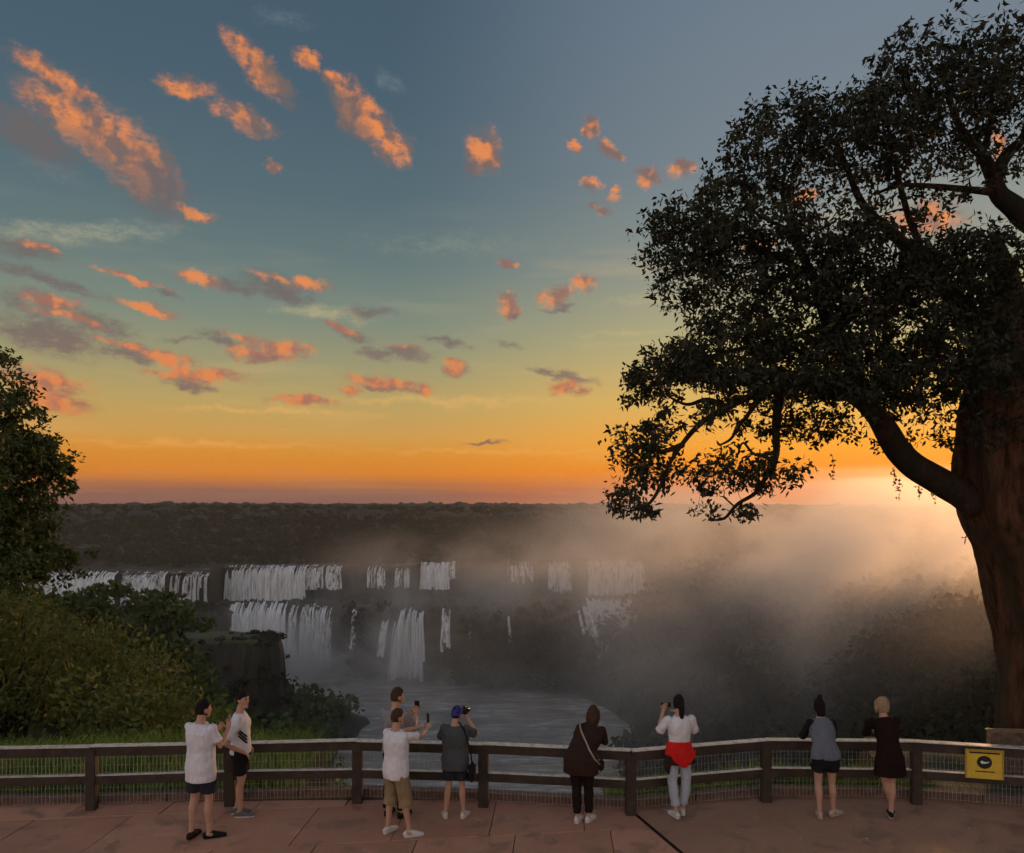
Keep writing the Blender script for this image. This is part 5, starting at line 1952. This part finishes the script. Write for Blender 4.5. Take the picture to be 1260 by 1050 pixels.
# 2 man with his hand at his hip, in profile
loc = ground(296, 1003)
rz = R(-78)
def stripes(c):
    mbs = MB()
    for q in range(3):
        z0 = 1.10 - q * .055
        a = c['sp'](.62 - q * .06) + Vector((.165 * c['k'] + .012, .02 + q * .0, 0))
        mbs.tube([a + Vector((.004, -.03, .05)), a + Vector((.008, .02, 0)), a + Vector((-.012, .07, -.05))], [.012] * 3, 6)
    mbs.build('stripe_panel', M['c_navy'], c['root'], True)
person('person', 'man in white T-shirt and black shorts standing in profile with hand on hip, looking aside', loc, rz, 1.68,
       J={'elR': (.27, -.15, 1.03), 'wrR': (.19, .07, .90), 'hdR': (-.2, .5, -.5), 'elL': (-.24, -.08, 1.04), 'wrL': (-.17, .08, .90), 'head': (0, .03, 1.56),
          'anR': (.09, .0, .075), 'anL': (-.06, -.06, .075), 'ftR': (.10, .16, .02), 'ftL': (-.05, .10, .02)},
       hair=('hair_black', 'short'), head_rz=R(-38), shirt=dict(t0=.10, sleeve=.40, mat_='c_white', inf=.016, flare=.010),
       legs=dict(frac=.37, mat_='c_black', r0=.100, r1=.097), shoes=('shoe_grey', 'shoe_white'), extras=stripes)

# 3 tall man in grey at the rail
loc = ground(488, 1000)
loc = (loc[0], 11.0, 0)
rz = R(-22)
person('person', 'tall man in grey T-shirt and dark trousers at the railing, partly hidden, raising a phone', loc, rz, 1.74,
       J={'elR': (.22, .10, 1.16), 'wrR': (.15, .30, 1.30), 'hdR': (0, .3, 1), 'elL': (-.2, .12, 1.15), 'wrL': (.04, .31, 1.26), 'hdL': (.4, .3, 1), 'head': (.02, .02, 1.615)},
       hair=('hair_brown', 'short'), head_rz=R(-30), shirt=dict(t0=.05, sleeve=.38, mat_='c_grey', inf=.018, flare=.012),
       legs=dict(frac=.97, mat_='c_black', r0=.096, r1=.066, bname='trousers'), shoes=('shoe_black',))
phone('phone raised by the tall man in grey T-shirt', w2(loc, rz, (.14, .35, 1.42)), rz + R(10))

# 4 man in white T-shirt and khaki shorts, arms stretched forward
loc = ground(487, 1026)
rz = R(-38)
person('person', 'stocky man in white T-shirt and khaki shorts stretching both arms out with a phone', loc, rz, 1.60,
       J={'elR': (.22, .22, 1.24), 'wrR': (.13, .44, 1.27), 'hdR': (-.2, .6, .5), 'elL': (-.20, .20, 1.22), 'wrL': (-.02, .44, 1.26), 'hdL': (.3, .6, .5), 'head': (0.0, .03, 1.485),
          'hipR': (.085, 0, .82), 'anR': (.21, .03, .075), 'knR': (.14, .04, .46), 'ftR': (.29, .15, .02), 'anL': (-.10, -.05, .075), 'ftL': (-.11, .11, .02)},
       hair=('hair_brown', 'short'), head_rz=R(-12), wide=1.10, shirt=dict(t0=.02, sleeve=.42, mat_='c_white', inf=.020, flare=.014, hem=.06),
       legs=dict(frac=.54, mat_='c_khaki', r0=.112, r1=.112), shoes=('shoe_white',))
phone('phone held at arm\'s length by the man in khaki shorts', w2(loc, rz, (.06, .535, 1.37)), rz + R(-20))

# 5 person in a blue cap with camera and bag
loc = ground(560, 1006)
rz = R(-6)
def cap(c):
    hd, hr, HM, k, hp = c['hd'], c['hr'], c['HM'], c['k'], c['hp']
    fn = lambda d: 1.13 if d.z > -.05 else (1.10 if d.y < 0 and d.z > -.32 else .85)
    g = MB().ellipsoid(hd, hr, HM, 24, 18, fn)
    cp = link('cap', remeshed(g, .006, 2), M['c_cap'], c['root'])
    g = MB().tube([hp((0, .06, .045)), hp((0, .115, .042)), hp((0, .165, .030))], [.078 * k, .076 * k, .045 * k], 14, side=(1, 0, 0), rad2=[.009] * 3)
    g.build('brim', M['c_cap'], cp, True)
person('person', 'person in blue cap, slate shirt and dark shorts holding a camera to the eye', loc, rz, 1.50,
       J={'elR': (.27, .10, 1.10), 'wrR': (.10, .17, 1.36), 'hdR': (-.3, .0, .5), 'elL': (-.22, .12, 1.02), 'wrL': (-.02, .24, 1.27), 'hdL': (.2, .2, .8), 'head': (.02, .03, 1.39),
          'anR': (.115, .0, .075), 'anL': (-.13, -.02, .075), 'knR': (.09, .01, .43), 'knL': (-.09, .01, .43), 'ftR': (.15, .14, .02), 'ftL': (-.17, .12, .02)},
       hair=('hair_black', 'short'), head_rz=R(-28), wide=1.08, shirt=dict(t0=.0, sleeve=.44, mat_='c_slate', inf=.026, flare=.014, hem=.07, sleeve_r=.072),
       legs=dict(frac=.38, mat_='c_navy', r0=.105, r1=.104), shoes=('shoe_white',), extras=cap)
cpos = w2(loc, rz, (.075, .19, 1.395))
ce = empty('camera', cpos, rz + R(-28))
MB().box((0, 0, 0), (.13, .06, .085)).build('camera_body', M['device'], ce)
MB().tube([(0, .03, -.005), (0, .12, -.005)], [.035, .038], 14, cap='flat').build('lens', M['device'], ce, True)
MB().box((0, -.004, .052), (.045, .05, .024)).build('viewfinder', M['device'], ce)
tag(ce, 'black camera held to the face of the person in the blue cap', 'camera')
be = empty('camera_bag', w2(loc, rz, (.235, -.03, .63)), rz)
g = MB().box((0, 0, .0), (.09, .17, .24))
bm = bmesh.new()
me = bpy.data.meshes.new('bag_body')
me.from_pydata(g.v, [], g.f)
bm.from_mesh(me)
bmesh.ops.bevel(bm, geom=bm.edges[:], offset=0.03, segments=3, affect='EDGES')
bm.to_mesh(me)
bm.free()
link('bag_body', me, M['c_black'], be)
MB().tube([(0.0, 0, .11), (-.02, -.02, .30), (-.10, -.055, .58), (-.17, -.02, .66), (-.20, .05, .66)], .010, 6).build('strap', M['c_black'], be, True)
MB().box((.0, -.088, .02), (.07, .02, .10)).build('pocket', M['c_black'], be)
tag(be, 'black camera bag hanging at the hip of the person in the blue cap', 'bag')

# 6 woman in brown leaning on the rail
loc = ground(718, 1010)
rz = R(-12)
person('person', 'woman in dark brown jacket and trousers leaning forward on the railing, white shoes', loc, rz, 1.62,
       J={'pelvis': (-.02, -.10, .84), 'waist': (0.0, .0, .97), 'chest': (.06, .12, 1.12), 'neck': (.09, .20, 1.25), 'head': (.10, .26, 1.37), 'shR': (.24, .16, 1.20), 'shL': (-.08, .18, 1.21),
          'elR': (.27, .25, .99), 'wrR': (.14, .42, .98), 'hdR': (-.8, .5, 0), 'elL': (-.14, .30, 1.0), 'wrL': (.0, .44, .98), 'hdL': (.8, .4, 0),
          'hipR': (.065, -.10, .83), 'hipL': (-.105, -.10, .83), 'knR': (.075, -.03, .46), 'knL': (-.085, -.04, .46), 'anR': (.07, -.02, .075), 'anL': (-.07, -.07, .075), 'ftR': (.12, .12, .02), 'ftL': (-.03, .08, .02)},
       hair=('hair_brown', 'long'), head_rz=R(-10), head_tilt=R(-12), female=True, wide=1.12,
       shirt=dict(t0=.0, sleeve=.92, mat_='c_brown', inf=.030, flare=.028, hem=.10, long_name='jacket', sleeve_r=.064, t1=.985),
       legs=dict(frac=.93, mat_='c_dkbrown', r0=.096, r1=.058, bname='trousers'), shoes=('shoe_white',))
hb = empty('crossbody_bag', w2(loc, rz, (.235, -.02, .80)), rz)
g = MB().box((0, .03, -.05), (.07, .15, .13))
bm = bmesh.new()
me = bpy.data.meshes.new('bag_body')
me.from_pydata(g.v, [], g.f)
bm.from_mesh(me)
bmesh.ops.bevel(bm, geom=bm.edges[:], offset=0.02, segments=2, affect='EDGES')
bm.to_mesh(me)
bm.free()
link('bag_body', me, M['c_brown'], hb)
MB().tube([(-.01, -.10, .0), (-.065, -.195, .10), (-.135, -.165, .20), (-.195, -.095, .30), (-.265, -.01, .405), (-.295, .08, .475), (-.305, .17, .50)], [.014] * 7, 6, side=(1, 0, 0), rad2=[.008] * 7).build('strap', M['c_strap'], hb, True)
tag(hb, 'crossbody bag with pale strap across the back of the woman in brown', 'bag')

# 7 woman with the red sweater round her waist
loc = ground(836, 1004)
rz = R(8)
def tied(c):
    sp, k = c['sp'], c['k']
    g = MB()
    pts, r1, r2 = [], [], []
    for t, e in ((.10, .036), (.22, .034), (.34, .032), (.46, .030)):
        pts.append(sp(t))
        a = {.10: .178, .22: .172, .34: .152, .46: .136}[t]
        r1.append(a * k + e)
        r2.append(.112 * k + e)
    g.tube(pts, r1, 20, side=(1, 0, 0), rad2=r2, cap='flat')
    base = sp(.16) + Vector((0, -.150, 0))
    g.tube([base + Vector((0, 0, .05)), base + Vector((.01, -.004, -.03)), base + Vector((.02, .0, -.11)), base + Vector((.03, .01, -.16))], [.18, .165, .09, .02], 14, side=(1, 0, 0), rad2=[.022, .022, .02, .012], cap='flat')
    link('tied_sweater', remeshed(g, .010, 2, .006, 9, 4), M['c_red'], c['root'])
    g = MB()
    pts = [sp(.20), sp(.02), sp(.0) - Vector((0, 0, .07))]
    g.tube(pts, [.205 * k, .220 * k, .222 * k], 20, side=(1, 0, 0), rad2=[.135 * k, .150 * k, .152 * k], cap='flat')
    q = sp(.0)
    g.tube([q + Vector((-.16, -.05, .02)), q + Vector((-.185, -.05, -.10)), q + Vector((-.165, -.03, -.20))], [.05, .05, .015], 10, side=(1, 0, 0), rad2=[.03, .03, .02])
    link('tied_jacket', remeshed(g, .010, 2, .006, 9, 6), M['c_brown'], c['root'])
person('person', 'woman in white top and pale jeans with red sweater tied at her waist', loc, rz, 1.64,
       J={'elL': (-.27, .08, 1.12), 'wrL': (-.16, .20, 1.37), 'hdL': (.3, .1, .9), 'elR': (.25, .08, 1.10), 'wrR': (.08, .26, 1.30), 'hdR': (-.7, .3, .6), 'head': (.0, .03, 1.52),
          'anL': (-.065, -.06, .075), 'ftL': (-.10, .10, .02), 'anR': (.06, .04, .075), 'ftR': (.10, .18, .02)},
       hair=('hair_black', 'ponytail'), female=True, wide=.98, shirt=dict(t0=.30, sleeve=.46, mat_='c_white', inf=.016, flare=.006, sleeve_r=.068),
       legs=dict(frac=.90, mat_='c_jean', r0=.090, r1=.066, bname='jeans'), shoes=('shoe_white',), extras=tied)
phone('phone held sideways by the woman with the red sweater', w2(loc, rz, (-.10, .27, 1.44)), rz, land=True)

# 8 woman in grey-blue sweater
loc = ground(1014, 1005)
rz = R(0)
person('person', 'woman in grey-blue sweater and dark shorts leaning on the railing, dark hair in a topknot', loc, rz, 1.62,
       J={'pelvis': (0, -.05, .845), 'waist': (0.0, .0, .98), 'chest': (0, .08, 1.16), 'neck': (0, .13, 1.31), 'head': (0, .17, 1.45), 'shR': (.165, .10, 1.265), 'shL': (-.165, .10, 1.265),
          'elR': (.215, .22, 1.02), 'wrR': (.09, .40, 1.0), 'hdR': (-.7, .7, 0), 'elL': (-.215, .22, 1.02), 'wrL': (-.09, .40, 1.0), 'hdL': (.7, .7, 0),
          'hipR': (.085, -.05, .83), 'hipL': (-.085, -.05, .83), 'knR': (.105, .0, .46), 'knL': (-.085, -.01, .46), 'anR': (.13, .02, .075), 'anL': (-.075, -.05, .075), 'ftR': (.25, .09, .02), 'ftL': (-.04, .10, .02)},
       hair=('hair_black', 'bun'), female=True, wide=1.06, shirt=dict(t0=.08, sleeve=.9, mat_='c_greyblue', inf=.020, flare=.006, long_name='sweater', sleeve_r=.062, sep='c_black'),
       legs=dict(frac=.27, mat_='c_black', r0=.104, r1=.104), shoes=('shoe_pale',))

# 9 woman in the black dress
loc = ground(1093, 1005)
rz = R(4)
def dress(c):
    sp = c['sp']
    g = MB()
    c['torso'](g, .30, .975, .016, .004, 'flat')
    k = c['k']
    pts = [sp(.5), sp(.3), sp(.1), sp(0) - Vector((0, 0, .05)), sp(0) - Vector((0, 0, .20))]
    g.tube(pts, [.148 * k, .178 * k, .205 * k, .218 * k, .235 * k], 20, side=(1, 0, 0), rad2=[.118 * k, .135 * k, .150 * k, .158 * k, .168 * k], cap='flat')
    for s in 'RL':
        P = c['P']
        sh, el, wr = P['sh' + s], P['el' + s], P['wr' + s]
        g.ellipsoid(sh - Vector((0, 0, .024)), (.062 * k,) * 3, None, 14, 10)
        g.tube([sp(.84).lerp(sh, .35), sh - Vector((0, 0, .024)), sh.lerp(el, .5), el, el.lerp(wr, .5), wr], [.045 * k, .060 * k, .058 * k, .052 * k, .046 * k, .036 * k], 14, cap='flat')
    link('dress', remeshed(g, .010, 2, .006, 8, 5), M['c_dress'], c['root'])
person('person', 'woman with blond hair in long-sleeved black dress leaning on the railing with crossed legs', loc, rz, 1.64,
       J={'pelvis': (0, -.04, .85), 'waist': (0.0, .0, .99), 'chest': (-.01, .05, 1.18), 'neck': (-.02, .09, 1.34), 'head': (-.02, .13, 1.475), 'shR': (.15, .07, 1.30), 'shL': (-.185, .07, 1.30),
          'elR': (.20, .20, 1.06), 'wrR': (.04, .36, 1.03), 'hdR': (-.9, .3, .1), 'elL': (-.22, .20, 1.07), 'wrL': (-.06, .36, 1.05), 'hdL': (.9, .3, .1),
          'knR': (.05, .0, .46), 'knL': (-.03, .03, .46), 'anR': (.02, -.03, .075), 'anL': (.10, .07, .075), 'ftR': (.07, .11, .02), 'ftL': (.16, .20, .02)},
       hair=('hair_blond', 'bob'), female=True, shoes=('shoe_black', 'shoe_pale'), extras=dress)

# ------------------------------------------------------------------ yellow sign on the railing and information board by the trunk
a, b = POSTS[8], POSTS[9]
t = (b - a).normalized()
nrm = Vector((t.y, -t.x, 0))
px_c = 1208.5
best = min(np.linspace(0, 1, 400), key=lambda s: abs(((a.lerp(b, s)).x / (a.lerp(b, s)).y * F + 630) - px_c))
c = a.lerp(b, best) + nrm * 0.093
sg = empty('railing_sign', (c.x, c.y, 0.44), math.atan2(t.y, t.x))
SWd, SH = .48, .40
g = MB().box((0, 0, SH / 2), (SWd, .012, SH))
g.build('plate', M['yellow'], sg)
g = MB()
g.box((0, -.009, SH - .014), (SWd + .006, .010, .028)).box((-SWd / 2 + .011, -.009, SH / 2 - .015), (.022, .010, SH - .033)).box((SWd / 2 - .011, -.009, SH / 2 - .015), (.022, .010, SH - .033))
g.build('border', M['yellow_dark'], sg)
MB().box((0, -.0085, SH - .045), (SWd - .10, .003, .020)).build('heading_line', M['black'], sg)
disc = MB().tube([(0, -.006, SH * .57), (0, -.012, SH * .57)], [.093, .093], 36, cap='flat', rad2=[.088, .088]).build('emblem', M['black'], sg)
# the pale silhouette inside the round emblem
pts = [(-.052, .010), (-.030, .022), (-.014, .012), (.012, .006), (.040, .008), (.060, .014), (.052, -.004), (.020, -.012), (.006, -.020), (-.018, -.014), (-.026, -.026), (-.044, -.012)]
vf = [(x, -.0145, SH * .57 + y) for x, y in pts]
vb = [(x, -.0118, SH * .57 + y) for x, y in pts]
n_ = len(pts)
MB().add(vf + vb, [tuple(range(n_))] + [(i, n_ + i, n_ + (i + 1) % n_, (i + 1) % n_) for i in range(n_)]).build('emblem_silhouette', M['white'], disc)
MB().box((.005, -.0085, SH * .25), (.24, .003, .014)).build('caption_line', M['black'], sg)
tag(sg, 'yellow warning sign with round black emblem fixed to the railing', 'sign')

ib = at(1250, 897, 12.15)
gz = -.25
bd = empty('information_board', (ib.x, 12.15, gz), R(-4))
top_z = ib.z - gz
W = .82
for s in (-1, 1):
    MB().box((s * (W / 2 - .02), .01, top_z / 2), (.04, .04, top_z)).build('post', M['frame'], bd)
MB().box((0, -.012, top_z - .012), (W + .06, .05, .024)).build('top_bar', M['frame'], bd)
MB().box((0, 0, top_z - .34), (W - .084, .02, .56)).build('panel', M['board'], bd)
for z_ in (top_z - .045, top_z - .635):
    MB().box((0, -.008, z_), (W - .086, .03, .025)).build('frame_bar', M['frame'], bd)
MB().ellipsoid((-.08, -.012, top_z - .17), (.16, .004, .08), None, 16, 6).build('picture', M['kerb'], bd, True)
for q in range(3):
    MB().box((.0, -.0125, top_z - .33 - q * .05), (.5 - .08 * q, .005, .016)).build('text_line', M['frame'], bd)
tag(bd, 'brown framed information board standing between the railing and the big trunk', 'board')
